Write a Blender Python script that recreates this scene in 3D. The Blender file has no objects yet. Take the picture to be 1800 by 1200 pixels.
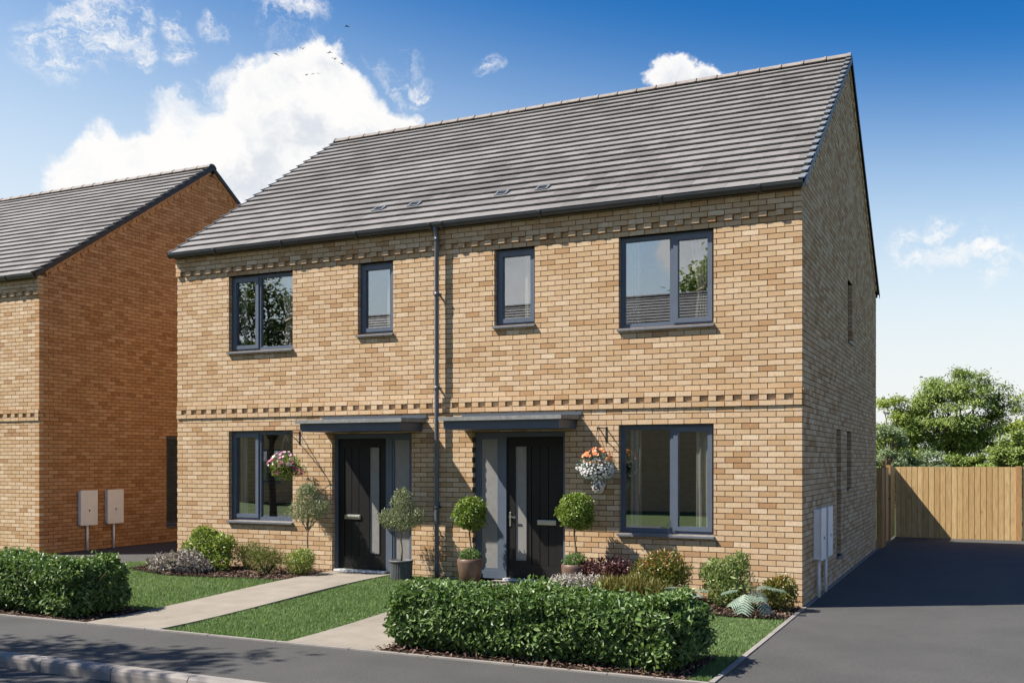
import bpy, math, random
import numpy as np
R = math.radians
random.seed(7); rng = np.random.default_rng(7)
scene = bpy.context.scene
COL = scene.collection

# ------------------------------------------------------------------ camera
cam_data = bpy.data.cameras.new('camera')
cam = bpy.data.objects.new('camera', cam_data); COL.objects.link(cam)
cam.location = (2.147, -13.262, 1.912)
cam.rotation_euler = (R(90), 0, R(25.408))
cam_data.sensor_width = 36.0
cam_data.lens = 35.08
cam_data.shift_y = 0.1156
cam_data.clip_end = 4000
cam_data.clip_start = 0.05
scene.camera = cam

# ------------------------------------------------------------------ light
SUN = np.array([-0.858, -0.513, 1.15]); SUN = SUN / np.linalg.norm(SUN)      # towards the sun
SUN_EL = math.asin(SUN[2])
SUN_AZ = math.atan2(SUN[0], SUN[1])
sl = bpy.data.lights.new('sun', 'SUN'); sl.energy = 5.0; sl.angle = R(0.53); sl.color = (1.0, 0.93, 0.82)
so = bpy.data.objects.new('sun', sl); COL.objects.link(so)
from mathutils import Vector
so.rotation_euler = Vector(SUN).to_track_quat('Z', 'Y').to_euler()
so.location = (-20, -12, 30)

scene.view_settings.view_transform = 'Standard'
scene.view_settings.look = 'None'
scene.view_settings.gamma = 1.0
scene.view_settings.exposure = 1.08

world = bpy.data.worlds.new('World'); scene.world = world; world.use_nodes = True


def build_world():
    nt = world.node_tree; N = nt.nodes; L = nt.links
    N.clear()
    def n(t, **kw):
        x = N.new(t)
        for k, v in kw.items(): setattr(x, k, v)
        return x
    def math_(op, a, b=None, c=None, clamp=False):
        m = n('ShaderNodeMath', operation=op, use_clamp=clamp)
        for i, v in enumerate((a, b, c)):
            if v is None: continue
            if isinstance(v, (int, float)): m.inputs[i].default_value = v
            else: L.new(v, m.inputs[i])
        return m.outputs[0]
    out = n('ShaderNodeOutputWorld'); bg = n('ShaderNodeBackground')
    bg.inputs['Strength'].default_value = 0.08
    L.new(bg.outputs[0], out.inputs[0])
    sky = n('ShaderNodeTexSky', sky_type='NISHITA', sun_disc=False)
    sky.sun_elevation = SUN_EL; sky.sun_rotation = SUN_AZ
    sky.air_density = 1.0; sky.dust_density = 0.6; sky.ozone_density = 2.2; sky.altitude = 100
    tc = n('ShaderNodeTexCoord')
    D = tc.outputs['Generated']
    sep = n('ShaderNodeSeparateXYZ'); L.new(D, sep.inputs[0])
    # warp of the directions so that cloud outlines break up
    def noise(scale, detail, rough=0.55, vec=D):
        t = n('ShaderNodeTexNoise'); t.inputs['Scale'].default_value = scale
        t.inputs['Detail'].default_value = detail; t.inputs['Roughness'].default_value = rough
        L.new(vec, t.inputs['Vector']); return t
    w1 = noise(16, 9, 0.6)
    sub = n('ShaderNodeVectorMath', operation='SUBTRACT'); L.new(w1.outputs['Color'], sub.inputs[0]); sub.inputs[1].default_value = (.5, .5, .5)
    sc1 = n('ShaderNodeVectorMath', operation='SCALE'); L.new(sub.outputs[0], sc1.inputs[0]); sc1.inputs['Scale'].default_value = 0.085
    add = n('ShaderNodeVectorMath', operation='ADD'); L.new(D, add.inputs[0]); L.new(sc1.outputs[0], add.inputs[1])
    W = add.outputs[0]
    def field(blobs):
        acc = None
        for az, el, r in blobs:
            a, e = R(az), R(el)
            c = (math.sin(a) * math.cos(e), math.cos(a) * math.cos(e), math.sin(e))
            d = n('ShaderNodeVectorMath', operation='DISTANCE'); L.new(W, d.inputs[0]); d.inputs[1].default_value = c
            v = math_('MULTIPLY_ADD', d.outputs['Value'], -1.0 / R(r), 1.0)
            acc = v if acc is None else math_('SMOOTH_MAX', acc, v, 0.12)
        return acc
    # one heaped cumulus, its smaller companions and a few more all round the sky
    cumulus = [(-46.7, 13.4, 4.3), (-43.6, 15.0, 4.0), (-40.7, 16.0, 4.4), (-37.4, 17.8, 4.2), (-36.4, 20.0, 2.7), (-34.3, 16.6, 3.8), (-38.9, 19.0, 2.5),
               (-32.4, 17.4, 2.4), (-33.6, 14.5, 4.0), (-15.8, 20.2, 1.9), (-14.2, 20.4, 1.5),
               (-165.5, 12, 3.2), (-156.5, 11.5, 3.6), (-150, 24, 8), (-158, 19, 7), (172, 26, 7), (165, 21, 5), (-128, 30, 6), (120, 25, 8), (75, 30, 7), (-85, 35, 7), (-110, 22, 5), (40, 38, 6)]
    wisps = [(-48.3, 21.5, 1.7), (-49.9, 20.3, 1.4), (-46.7, 22.2, 1.1), (-45.8, 20.8, .8), (-43.8, 21.2, .8), (-43.9, 22.5, .8), (-41.7, 22.3, .6),
             (-3.5, 11.2, 1.1), (-1.8, 11.4, 1.0), (.2, 10.7, 1.25), (-38.3, 24.1, 1.6), (-31.9, 20.7, .9), (-30.7, 20.3, .7), (-26.4, 21.8, .6), (60, 16, 2), (110, 14, 3), (-100, 15, 3)]
    mpw = n('ShaderNodeMapping'); mpw.inputs['Rotation'].default_value = (0, R(28), 0); mpw.inputs['Scale'].default_value = (.6, .6, 1.5); L.new(W, mpw.inputs['Vector'])
    fine = noise(46, 8, 0.68, mpw.outputs[0])
    fn = math_('SUBTRACT', fine.outputs['Fac'], 0.5)
    puff = n('ShaderNodeTexVoronoi', feature='SMOOTH_F1'); puff.inputs['Scale'].default_value = 34; L.new(W, puff.inputs['Vector'])
    fc = math_('MULTIPLY_ADD', fn, 0.34, math_('MULTIPLY_ADD', puff.outputs['Distance'], -0.28, math_('ADD', field(cumulus), 0.12)))
    fw = field([(a_, e_, r_ * 1.45) for a_, e_, r_ in wisps])
    def ramp(v, lo, hi):
        m = n('ShaderNodeMapRange', interpolation_type='SMOOTHSTEP'); L.new(v, m.inputs['Value'])
        m.inputs['From Min'].default_value = lo; m.inputs['From Max'].default_value = hi
        return m.outputs['Result']
    ac = ramp(fc, 0.01, 0.28)
    aw = math_('MULTIPLY', math_('MULTIPLY', ramp(fw, -0.05, 0.7), ramp(fine.outputs['Fac'], 0.40, 0.66)), 0.95)
    alpha = math_('MAXIMUM', ac, aw)
    # cloud colour: bright heads, soft grey-blue hollows
    sh = noise(11, 8, 0.62, W); sh2 = math_('MULTIPLY', ramp(sh.outputs['Fac'], 0.42, 0.62), ramp(fc, 0.18, 0.75))
    cm = n('ShaderNodeMix', data_type='RGBA'); L.new(sh2, cm.inputs['Factor'])
    cm.inputs[6].default_value = (5.9, 5.85, 5.8, 1); cm.inputs[7].default_value = (4.35, 4.6, 4.95, 1)
    # pale haze low over the horizon
    z = math_('MAXIMUM', sep.outputs['Z'], 0.0)
    zeff = math_('MULTIPLY', z, math_('MULTIPLY_ADD', sep.outputs['X'], 0.40, 0.965))        # paler towards the sun's side
    hz = math_('MULTIPLY_ADD', ramp(zeff, 0.03, 0.36), -0.97, 0.97)
    tint = n('ShaderNodeMix', data_type='RGBA', blend_type='MULTIPLY'); tint.inputs['Factor'].default_value = 1.0
    ez = n('ShaderNodeMix', data_type='RGBA'); L.new(ramp(zeff, 0.12, 0.43), ez.inputs['Factor'])
    ez.inputs[6].default_value = (0.62, 0.99, 1.06, 1); ez.inputs[7].default_value = (0.03, 0.42, 0.81, 1)      # deep polarised blue overhead
    L.new(sky.outputs[0], tint.inputs[6]); L.new(ez.outputs[2], tint.inputs[7])
    hm = n('ShaderNodeMix', data_type='RGBA'); L.new(hz, hm.inputs['Factor']); L.new(tint.outputs[2], hm.inputs[6]); hm.inputs[7].default_value = (5.35, 5.4, 5.35, 1)
    fm = n('ShaderNodeMix', data_type='RGBA'); L.new(alpha, fm.inputs['Factor']); L.new(hm.outputs[2], fm.inputs[6]); L.new(cm.outputs[2], fm.inputs[7])
    L.new(fm.outputs[2], bg.inputs['Color'])


build_world()
world.cycles.sampling_method = 'MANUAL'
world.cycles.sample_map_resolution = 512
scene.cycles.use_denoising = True
scene.cycles.max_bounces = 6
scene.cycles.diffuse_bounces = 4
scene.cycles.glossy_bounces = 3
scene.cycles.transmission_bounces = 3
scene.cycles.transparent_max_bounces = 10
scene.cycles.use_adaptive_sampling = True
scene.cycles.adaptive_threshold = 0.02
scene.cycles.sample_clamp_indirect = 6.0
scene.cycles.caustics_reflective = False
scene.cycles.caustics_refractive = False

# ------------------------------------------------------------------ materials
MATS = {}


class NT:
    def __init__(self, name):
        m = bpy.data.materials.new(name); m.use_nodes = True
        self.m = m; self.N = m.node_tree.nodes; self.L = m.node_tree.links
        self.N.clear()
        self.out = self.N.new('ShaderNodeOutputMaterial')
        self.b = self.N.new('ShaderNodeBsdfPrincipled')
        self.L.new(self.b.outputs[0], self.out.inputs[0])
        MATS[name] = m
    def n(self, t, **kw):
        x = self.N.new(t)
        for k, v in kw.items(): setattr(x, k, v)
        return x
    def noise(self, scale, detail=4, rough=0.55, vec=None, stretch=None):
        t = self.n('ShaderNodeTexNoise'); t.inputs['Scale'].default_value = scale; t.inputs['Detail'].default_value = detail
        t.inputs['Roughness'].default_value = rough
        if vec is None:
            g = self.n('ShaderNodeNewGeometry'); vec = g.outputs['Position']
        if stretch:
            mp = self.n('ShaderNodeMapping'); mp.inputs['Scale'].default_value = stretch; self.L.new(vec, mp.inputs['Vector']); vec = mp.outputs[0]
        self.L.new(vec, t.inputs['Vector'])
        return t.outputs['Fac']
    def ramp(self, v, stops, interp='LINEAR'):
        r = self.n('ShaderNodeValToRGB'); self.L.new(v, r.inputs[0])
        cr = r.color_ramp; cr.interpolation = interp
        while len(cr.elements) < len(stops): cr.elements.new(0.5)
        for e, (p, c) in zip(cr.elements, stops):
            e.position = p; e.color = (*c, 1) if len(c) == 3 else c
        return r.outputs[0]
    def mix(self, f, a, b, mode='MIX'):
        m = self.n('ShaderNodeMix', data_type='RGBA', blend_type=mode)
        for i, v in ((0, f), (6, a), (7, b)):
            if isinstance(v, (int, float)): m.inputs[i].default_value = v
            elif isinstance(v, tuple): m.inputs[i].default_value = (*v, 1)
            else: self.L.new(v, m.inputs[i])
        return m.outputs[2]
    def attr(self, name='tone'):
        a = self.n('ShaderNodeAttribute', attribute_name=name); return a.outputs['Fac']
    def color(self, c):
        if isinstance(c, tuple): self.b.inputs['Base Color'].default_value = (*c, 1)
        else: self.L.new(c, self.b.inputs['Base Color'])
    def bump(self, v, strength=0.3, dist=0.01):
        b = self.n('ShaderNodeBump'); b.inputs['Strength'].default_value = strength; b.inputs['Distance'].default_value = dist
        self.L.new(v, b.inputs['Height']); self.L.new(b.outputs[0], self.b.inputs['Normal'])
    def rough(self, r, spec=0.5):
        self.b.inputs['Roughness'].default_value = r; self.b.inputs['Specular IOR Level'].default_value = spec


def plain(name, c, rough=0.5, spec=0.5, var=0.12, scale=6, metal=0.0, bump=0.0, bscale=80):
    t = NT(name); lo = tuple(x * (1 - var) for x in c); hi = tuple(min(1, x * (1 + var)) for x in c)
    t.color(t.ramp(t.noise(scale, 5), [(0.3, lo), (0.7, hi)])); t.rough(rough, spec)
    t.b.inputs['Metallic'].default_value = metal
    if bump: t.bump(t.noise(bscale, 3), bump, 0.004)
    return t.m


# buff stock brick: tone per brick, grain and spots on top
def brick_mat(name, stops):
    t = NT(name)
    base = t.ramp(t.attr(), stops)
    g = t.noise(38, 5, 0.65)
    base = t.mix(t.ramp(g, [(0.35, (0, 0, 0)), (0.75, (.5, .5, .5))]), base, (0.34, 0.205, 0.105))
    bl = t.noise(13, 4, 0.6)
    base = t.mix(t.ramp(bl, [(0.54, (0, 0, 0)), (0.68, (.62, .62, .62))]), base, (0.50, 0.275, 0.10))
    sp = t.noise(150, 3, 0.6)
    base = t.mix(t.ramp(sp, [(0.60, (0, 0, 0)), (0.72, (.55, .55, .55))]), base, (0.20, 0.11, 0.05))
    big = t.noise(0.55, 3)
    base = t.mix(t.ramp(big, [(0.3, (0, 0, 0)), (0.8, (.25, .25, .25))]), base, (0.42, 0.27, 0.14))
    t.color(base); t.rough(0.88, 0.25)
    t.bump(t.noise(120, 4, 0.7), 0.55, 0.004)
    return t.m


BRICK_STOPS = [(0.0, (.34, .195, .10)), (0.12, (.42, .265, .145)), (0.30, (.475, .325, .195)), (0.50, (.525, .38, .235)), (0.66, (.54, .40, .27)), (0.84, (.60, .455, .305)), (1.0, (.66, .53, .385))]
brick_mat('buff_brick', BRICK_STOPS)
brick_mat('shade_tinted_brick', [(p, (c[0] * .82, c[1] * .60, c[2] * .45)) for p, c in BRICK_STOPS])  # same buff brick, the neighbour gable's warm shade tinted into its colour
plain('mortar', (.105, .072, .046), 0.95, 0.1, 0.25, 14, bump=0.5, bscale=160)


# brickwork as a flat pattern for walls nobody can see the pieces of
def brick_pattern():
    t = NT('brick_pattern')
    g = t.n('ShaderNodeNewGeometry'); s = t.n('ShaderNodeSeparateXYZ'); t.L.new(g.outputs['Position'], s.inputs[0])
    a = t.n('ShaderNodeMath', operation='ADD'); t.L.new(s.outputs['X'], a.inputs[0]); t.L.new(s.outputs['Y'], a.inputs[1])
    c = t.n('ShaderNodeCombineXYZ'); t.L.new(a.outputs[0], c.inputs['X']); t.L.new(s.outputs['Z'], c.inputs['Y'])
    b = t.n('ShaderNodeTexBrick'); t.L.new(c.outputs[0], b.inputs['Vector'])
    b.inputs['Scale'].default_value = 1; b.inputs['Brick Width'].default_value = .224; b.inputs['Row Height'].default_value = .075
    b.inputs['Mortar Size'].default_value = .005
    b.inputs['Color1'].default_value = (.55, .39, .22, 1); b.inputs['Color2'].default_value = (.44, .28, .13, 1); b.inputs['Mortar'].default_value = (.15, .10, .06, 1)
    t.color(b.outputs['Color']); t.rough(0.9, 0.2)
brick_pattern()


def tile_mat():
    t = NT('concrete_tile')
    base = t.ramp(t.attr(), [(0, (.104, .097, .093)), (.5, (.136, .128, .124)), (1, (.176, .166, .162))])
    f = t.noise(5, 6, 0.7, stretch=(1, .35, .35))
    base = t.mix(t.ramp(f, [(.42, (0, 0, 0)), (.72, (.5, .5, .5))]), base, (.098, .091, .088))
    lg = t.noise(.55, 5, .65, stretch=(.55, 1.2, 1.2))
    base = t.mix(t.ramp(lg, [(.40, (0, 0, 0)), (.66, (.55, .55, .55))]), base, (.235, .222, .214))
    sp = t.noise(60, 4, .7)
    base = t.mix(t.ramp(sp, [(.5, (0, 0, 0)), (.75, (.30, .30, .30))]), base, (.24, .23, .225))
    t.color(base); t.rough(0.72, 0.35); t.bump(t.noise(70, 4, .7), 0.35, 0.004)
tile_mat()
plain('tile_underlay', (.02, .02, .021), 0.9, 0.1)
plain('ridge_tile', (.22, .195, .18), 0.8, 0.3, 0.18, 9, bump=.3)
plain('verge_grey', (.16, .175, .195), 0.55, 0.4, 0.1)
plain('verge_black', (.022, .023, .027), 0.5, 0.4, 0.1)
plain('gutter_plastic', (.040, .042, .046), 0.36, 0.5, 0.1)
plain('window_frame', (.084, .104, .142), 0.42, 0.45, 0.06)
plain('sill_grey', (.125, .135, .155), 0.5, 0.45, 0.08)
plain('pipe_plastic', (.082, .096, .120), 0.38, 0.5, 0.1)
plain('canopy_fascia', (.070, .085, .112), 0.45, 0.45, 0.08)
plain('canopy_lead', (.19, .19, .185), 0.55, 0.4, 0.25, 22, bump=.25, bscale=45)
plain('door_black', (.0105, .0102, .0102), 0.48, 0.28, 0.15, 30, bump=.08, bscale=60)
plain('steel', (.55, .54, .50), 0.32, 0.5, 0.08, metal=0.9)
plain('threshold_metal', (.62, .62, .62), 0.45, 0.5, 0.05)
plain('meter_white', (.80, .79, .79), 0.5, 0.4, 0.05)
plain('iron_black', (.012, .012, .012), 0.5, 0.4)
plain('room_wall', (.26, .24, .22), 0.9, 0.2, 0.04)
plain('room_floor', (.16, .11, .075), 0.6, 0.3, 0.2)
plain('pot_brown', (.115, .070, .050), 0.42, 0.5, 0.30, 9, bump=.15, bscale=50)
plain('pot_grey', (.085, .088, .092), 0.6, 0.4, 0.15, 14)
plain('soil', (.030, .020, .014), 0.95, 0.1, 0.4, 25, bump=.6)
plain('basket_liner', (.06, .038, .022), 0.95, 0.1, 0.4, 40, bump=.6)
plain('bird_black', (.012, .012, .014), 0.7, 0.2)


def glass_mat(name, base_refl):
    t = NT(name); t.N.remove(t.b)
    tr = t.n('ShaderNodeBsdfTransparent'); tr.inputs[0].default_value = (.93, .95, .94, 1)
    gl = t.n('ShaderNodeBsdfGlossy'); gl.inputs['Roughness'].default_value = 0.0; gl.inputs['Color'].default_value = (.95, .97, 1.0, 1)
    lw = t.n('ShaderNodeLayerWeight'); lw.inputs[0].default_value = .5
    fr = t.n('ShaderNodeMath', operation='POWER'); t.L.new(lw.outputs['Facing'], fr.inputs[0]); fr.inputs[1].default_value = 4.5
    ad = t.n('ShaderNodeMath', operation='MULTIPLY_ADD', use_clamp=True); t.L.new(fr.outputs[0], ad.inputs[0]); ad.inputs[1].default_value = 0.8; ad.inputs[2].default_value = base_refl
    mx = t.n('ShaderNodeMixShader'); t.L.new(ad.outputs[0], mx.inputs[0]); t.L.new(tr.outputs[0], mx.inputs[1]); t.L.new(gl.outputs[0], mx.inputs[2])
    t.L.new(mx.outputs[0], t.out.inputs[0])
glass_mat('window_glass', 0.25)


def frosted():
    t = NT('frosted_glass')
    t.color(t.ramp(t.noise(14, 4), [(.3, (.20, .195, .19)), (.7, (.235, .23, .225))])); t.rough(.28, .6)
    v = t.n('ShaderNodeTexVoronoi'); v.inputs['Scale'].default_value = 75
    g = t.n('ShaderNodeNewGeometry'); t.L.new(g.outputs['Position'], v.inputs['Vector'])
    t.bump(v.outputs['Distance'], .25, .004)
frosted()


def tarmac(name, lo, hi, spots=True):
    t = NT(name)
    c = t.ramp(t.noise(.7, 6, .65), [(.34, lo), (.62, hi)])
    g = t.noise(190, 3, .7)
    c = t.mix(t.ramp(g, [(.45, (0, 0, 0)), (.75, (.75, .75, .75))]), c, tuple(x * 1.9 for x in hi))
    g3 = t.noise(48, 3, .75)
    c = t.mix(t.ramp(g3, [(.42, (0, 0, 0)), (.62, (.5, .5, .5))]), c, tuple(x * .62 for x in lo))
    g2 = t.noise(120, 3, .7)
    c = t.mix(t.ramp(g2, [(.52, (0, 0, 0)), (.7, (.65, .65, .65))]), c, tuple(x * .45 for x in lo))
    t.color(c); t.rough(.85, .3); t.bump(g, .6, .006)
tarmac('tarmac', (.050, .0495, .049), (.074, .0725, .0705))
tarmac('road_tarmac', (.046, .047, .050), (.062, .062, .064))


def concrete(name, lo, hi, sc=3.0):
    t = NT(name)
    c = t.ramp(t.noise(sc, 6, .62), [(.3, lo), (.72, hi)])
    d = t.noise(1.1, 4, .6, stretch=(1, .4, 1))
    c = t.mix(t.ramp(d, [(.50, (0, 0, 0)), (.78, (.5, .5, .5))]), c, tuple(x * .62 for x in lo))
    s = t.noise(130, 3, .7)
    c = t.mix(t.ramp(s, [(.55, (0, 0, 0)), (.78, (.35, .35, .35))]), c, tuple(x * .5 for x in lo))
    t.color(c); t.rough(.88, .25); t.bump(t.noise(140, 4, .7), .35, .004)
concrete('path_concrete', (.205, .180, .150), (.265, .236, .200))
concrete('kerb_concrete', (.205, .185, .172), (.265, .245, .230), 6)


def lawn_mat():
    t = NT('lawn_soil')
    t.color(t.ramp(t.noise(20, 5), [(.3, (.055, .075, .028)), (.7, (.085, .115, .042))])); t.rough(.95, .1)
lawn_mat()


def leafy(name, stops, rough=.45, spec=.45, transl=.22, patch=None):
    t = NT(name)
    c = t.ramp(t.attr(), stops)
    if patch:
        c = t.mix(t.ramp(t.noise(patch[0], 3), [(.40, (0, 0, 0)), (.66, (.8, .8, .8))]), c, patch[1])
    t.color(c); t.rough(rough, spec)
    tl = t.n('ShaderNodeBsdfTranslucent'); br = t.mix(1.0, c, (1.25, 1.3, .75), 'MULTIPLY'); t.L.new(br, tl.inputs[0])
    mx = t.n('ShaderNodeMixShader'); mx.inputs[0].default_value = transl
    t.L.new(t.b.outputs[0], mx.inputs[1]); t.L.new(tl.outputs[0], mx.inputs[2]); t.L.new(mx.outputs[0], t.out.inputs[0])
    return t.m


leafy('hedge_leaf', [(0, (0.037, 0.077, 0.021)), (.5, (0.093, 0.159, 0.039)), (.85, (0.161, 0.243, 0.071)), (1, (0.247, 0.332, 0.141))], .46, .42, .26)
leafy('grass_blade', [(0, (0.104, 0.177, 0.061)), (.5, (0.155, 0.234, 0.091)), (.85, (0.204, 0.281, 0.117)), (1, (0.322, 0.351, 0.177))], .65, .25, .3, (1.7, (.135, .205, .078)))
leafy('olive_leaf', [(0, (0.108, 0.132, 0.061)), (.5, (0.223, 0.251, 0.132)), (.85, (0.359, 0.387, 0.235)), (1, (0.546, 0.574, 0.386))], .45, .4, .15)
leafy('box_leaf', [(0, (0.077, 0.125, 0.018)), (.5, (0.165, 0.233, 0.034)), (1, (0.284, 0.358, 0.070))], .4, .45, .25)
leafy('fresh_leaf', [(0, (0.098, 0.144, 0.024)), (.5, (0.207, 0.270, 0.050)), (1, (0.368, 0.425, 0.120))], .42, .45, .28)
leafy('mint_leaf', [(0, (.05, .11, .03)), (.5, (.11, .19, .055)), (1, (.19, .28, .10))], .5, .35, .25)
leafy('silver_leaf', [(0, (.13, .09, .095)), (.35, (.27, .225, .215)), (.75, (.42, .385, .36)), (1, (.55, .53, .49))], .6, .3, .12)
leafy('burgundy_leaf', [(0, (.030, .009, .011)), (.5, (.075, .022, .026)), (1, (.15, .055, .052))], .4, .45, .15)
leafy('photinia_leaf', [(0, (.06, .085, .014)), (.35, (.13, .155, .026)), (.52, (.19, .17, .034)), (.62, (.30, .12, .03)), (1, (.42, .14, .045))], .4, .5, .2)
leafy('sedge_leaf', [(0, (.09, .085, .02)), (.5, (.19, .17, .045)), (1, (.33, .29, .11))], .5, .35, .2)
leafy('variegated_leaf', [(0, (.09, .14, .035)), (.5, (.19, .25, .07)), (.8, (.30, .36, .15)), (1, (.46, .36, .27))], .45, .4, .25)
leafy('glaucous_leaf', [(0, (.10, .155, .12)), (.5, (.16, .225, .175)), (1, (.24, .31, .26))], .5, .35, .15)
leafy('sprig_leaf', [(0, (.08, .10, .025)), (.5, (.16, .18, .045)), (.8, (.24, .23, .065)), (1, (.20, .075, .05))], .5, .35, .25)
leafy('tree_leaf_lime', [(0, (0.116, 0.155, 0.026)), (.5, (0.226, 0.289, 0.052)), (1, (0.370, 0.428, 0.095))], .55, .3, .3)
leafy('tree_leaf_green', [(0, (0.088, 0.127, 0.030)), (.5, (0.177, 0.242, 0.053)), (1, (0.321, 0.382, 0.100))], .5, .35, .25)
leafy('tree_leaf_pale', [(0, (0.103, 0.143, 0.070)), (.5, (0.187, 0.245, 0.129)), (1, (0.315, 0.370, 0.211))], .55, .3, .25)
leafy('tree_leaf_dark', [(0, (.03, .05, .012)), (.5, (.065, .10, .024)), (1, (.12, .17, .045))], .5, .35, .25)
leafy('petal_pink', [(0, (.55, .12, .32)), (.35, (.70, .30, .50)), (.6, (.80, .66, .74)), (1, (.85, .80, .80))], .6, .3, .25)
leafy('petal_magenta', [(0, (.38, .02, .20)), (1, (.62, .08, .36))], .6, .3, .25)
leafy('petal_orange', [(0, (.62, .17, .06)), (.5, (.75, .30, .13)), (1, (.82, .48, .28))], .6, .3, .25)
leafy('petal_white', [(0, (.48, .46, .52)), (.5, (.66, .64, .68)), (1, (.82, .80, .80))], .6, .3, .25)
leafy('petal_cream', [(0, (.42, .38, .14)), (1, (.62, .60, .42))], .6, .3, .2)
leafy('bark_chip', [(0, (.055, .030, .022)), (.5, (.12, .075, .056)), (1, (.24, .17, .135))], .9, .15, .0)
leafy('curtain_cloth', [(0, (.42, .36, .31)), (1, (.84, .80, .75))], .85, .2, .3)


def bark(name, c):
    t = NT(name)
    n_ = t.noise(22, 5, .65, stretch=(1, 1, .2))
    t.color(t.ramp(n_, [(.3, tuple(x * .55 for x in c)), (.7, tuple(x * 1.25 for x in c))])); t.rough(.9, .2); t.bump(n_, .6, .01)
bark('bark_brown', (.10, .075, .052)); bark('bark_pale', (.19, .155, .105))


def timber(name, stops):
    t = NT(name)
    tc = t.n('ShaderNodeTexCoord'); oi = t.n('ShaderNodeObjectInfo')
    mp = t.n('ShaderNodeVectorMath', operation='ADD'); t.L.new(tc.outputs['Object'], mp.inputs[0])
    sc = t.n('ShaderNodeVectorMath', operation='SCALE'); cx = t.n('ShaderNodeCombineXYZ')
    for i in range(3): t.L.new(oi.outputs['Random'], cx.inputs[i])
    t.L.new(cx.outputs[0], sc.inputs[0]); sc.inputs['Scale'].default_value = 37.0; t.L.new(sc.outputs[0], mp.inputs[1])
    g = t.noise(9, 6, .6, vec=mp.outputs[0], stretch=(6, 6, .45))
    k = t.noise(3.2, 3, .5, vec=mp.outputs[0], stretch=(1.5, 1.5, .8))
    c = t.ramp(oi.outputs['Random'], stops)
    c = t.mix(t.ramp(g, [(.40, (0, 0, 0)), (.70, (.65, .65, .65))]), c, tuple(x * .55 for x in stops[0][1]))
    c = t.mix(t.ramp(k, [(.66, (0, 0, 0)), (.74, (.55, .55, .55))]), c, tuple(x * .35 for x in stops[0][1]))
    t.color(c); t.rough(.75, .25); t.bump(g, .3, .004)
timber('fence_timber', [(0, (.41, .262, .115)), (.5, (.475, .322, .150)), (1, (.53, .375, .185))])
timber('post_timber', [(0, (.34, .19, .082)), (1, (.40, .24, .11))])


# ------------------------------------------------------------------ geometry helpers
def link(name, me, mat, parent=None):
    o = bpy.data.objects.new(name, me); COL.objects.link(o)
    if mat is not None and len(me.materials) == 0: me.materials.append(MATS[mat])
    if parent is not None: o.parent = parent
    return o


def empty(name, loc=(0, 0, 0), rz=0.0):
    o = bpy.data.objects.new(name, None); COL.objects.link(o); o.location = loc; o.rotation_euler = (0, 0, rz)
    o.empty_display_size = .2
    return o


def tag(o, label=None, cat=None, group=None, kind=None):
    if label: o['label'] = label
    if cat: o['category'] = cat
    if group: o['group'] = group
    if kind: o['kind'] = kind
    return o


def np_mesh(name, V, F, tone=None, smooth=False):
    V = np.asarray(V, dtype=np.float32); F = np.asarray(F, dtype=np.int32)
    me = bpy.data.meshes.new(name); k = F.shape[1]; nf = len(F)
    me.vertices.add(len(V)); me.vertices.foreach_set('co', V.ravel())
    me.loops.add(nf * k); me.loops.foreach_set('vertex_index', F.ravel())
    me.polygons.add(nf); me.polygons.foreach_set('loop_start', np.arange(0, nf * k, k, dtype=np.int32))
    me.polygons.foreach_set('loop_total', np.full(nf, k, dtype=np.int32))
    me.polygons.foreach_set('use_smooth', np.full(nf, smooth, dtype=bool))
    if tone is not None:
        a = me.attributes.new('tone', 'FLOAT', 'POINT'); a.data.foreach_set('value', np.asarray(tone, dtype=np.float32))
    me.update(); me.validate()
    return me


BOXF = np.array([(0, 3, 2, 1), (4, 5, 6, 7), (0, 1, 5, 4), (1, 2, 6, 5), (2, 3, 7, 6), (3, 0, 4, 7)])


def boxes_mesh(name, B, tone=None):
    """B: rows x0,x1,y0,y1,z0,z1"""
    B = np.asarray(B, dtype=float); n = len(B)
    ix = np.array([(0, 2, 4), (1, 2, 4), (1, 3, 4), (0, 3, 4), (0, 2, 5), (1, 2, 5), (1, 3, 5), (0, 3, 5)])
    V = B[:, ix].reshape(-1, 3)
    F = (BOXF[None] + (np.arange(n) * 8)[:, None, None]).reshape(-1, 4)
    t = None if tone is None else np.repeat(np.asarray(tone), 8)
    return np_mesh(name, V, F, t)


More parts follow.
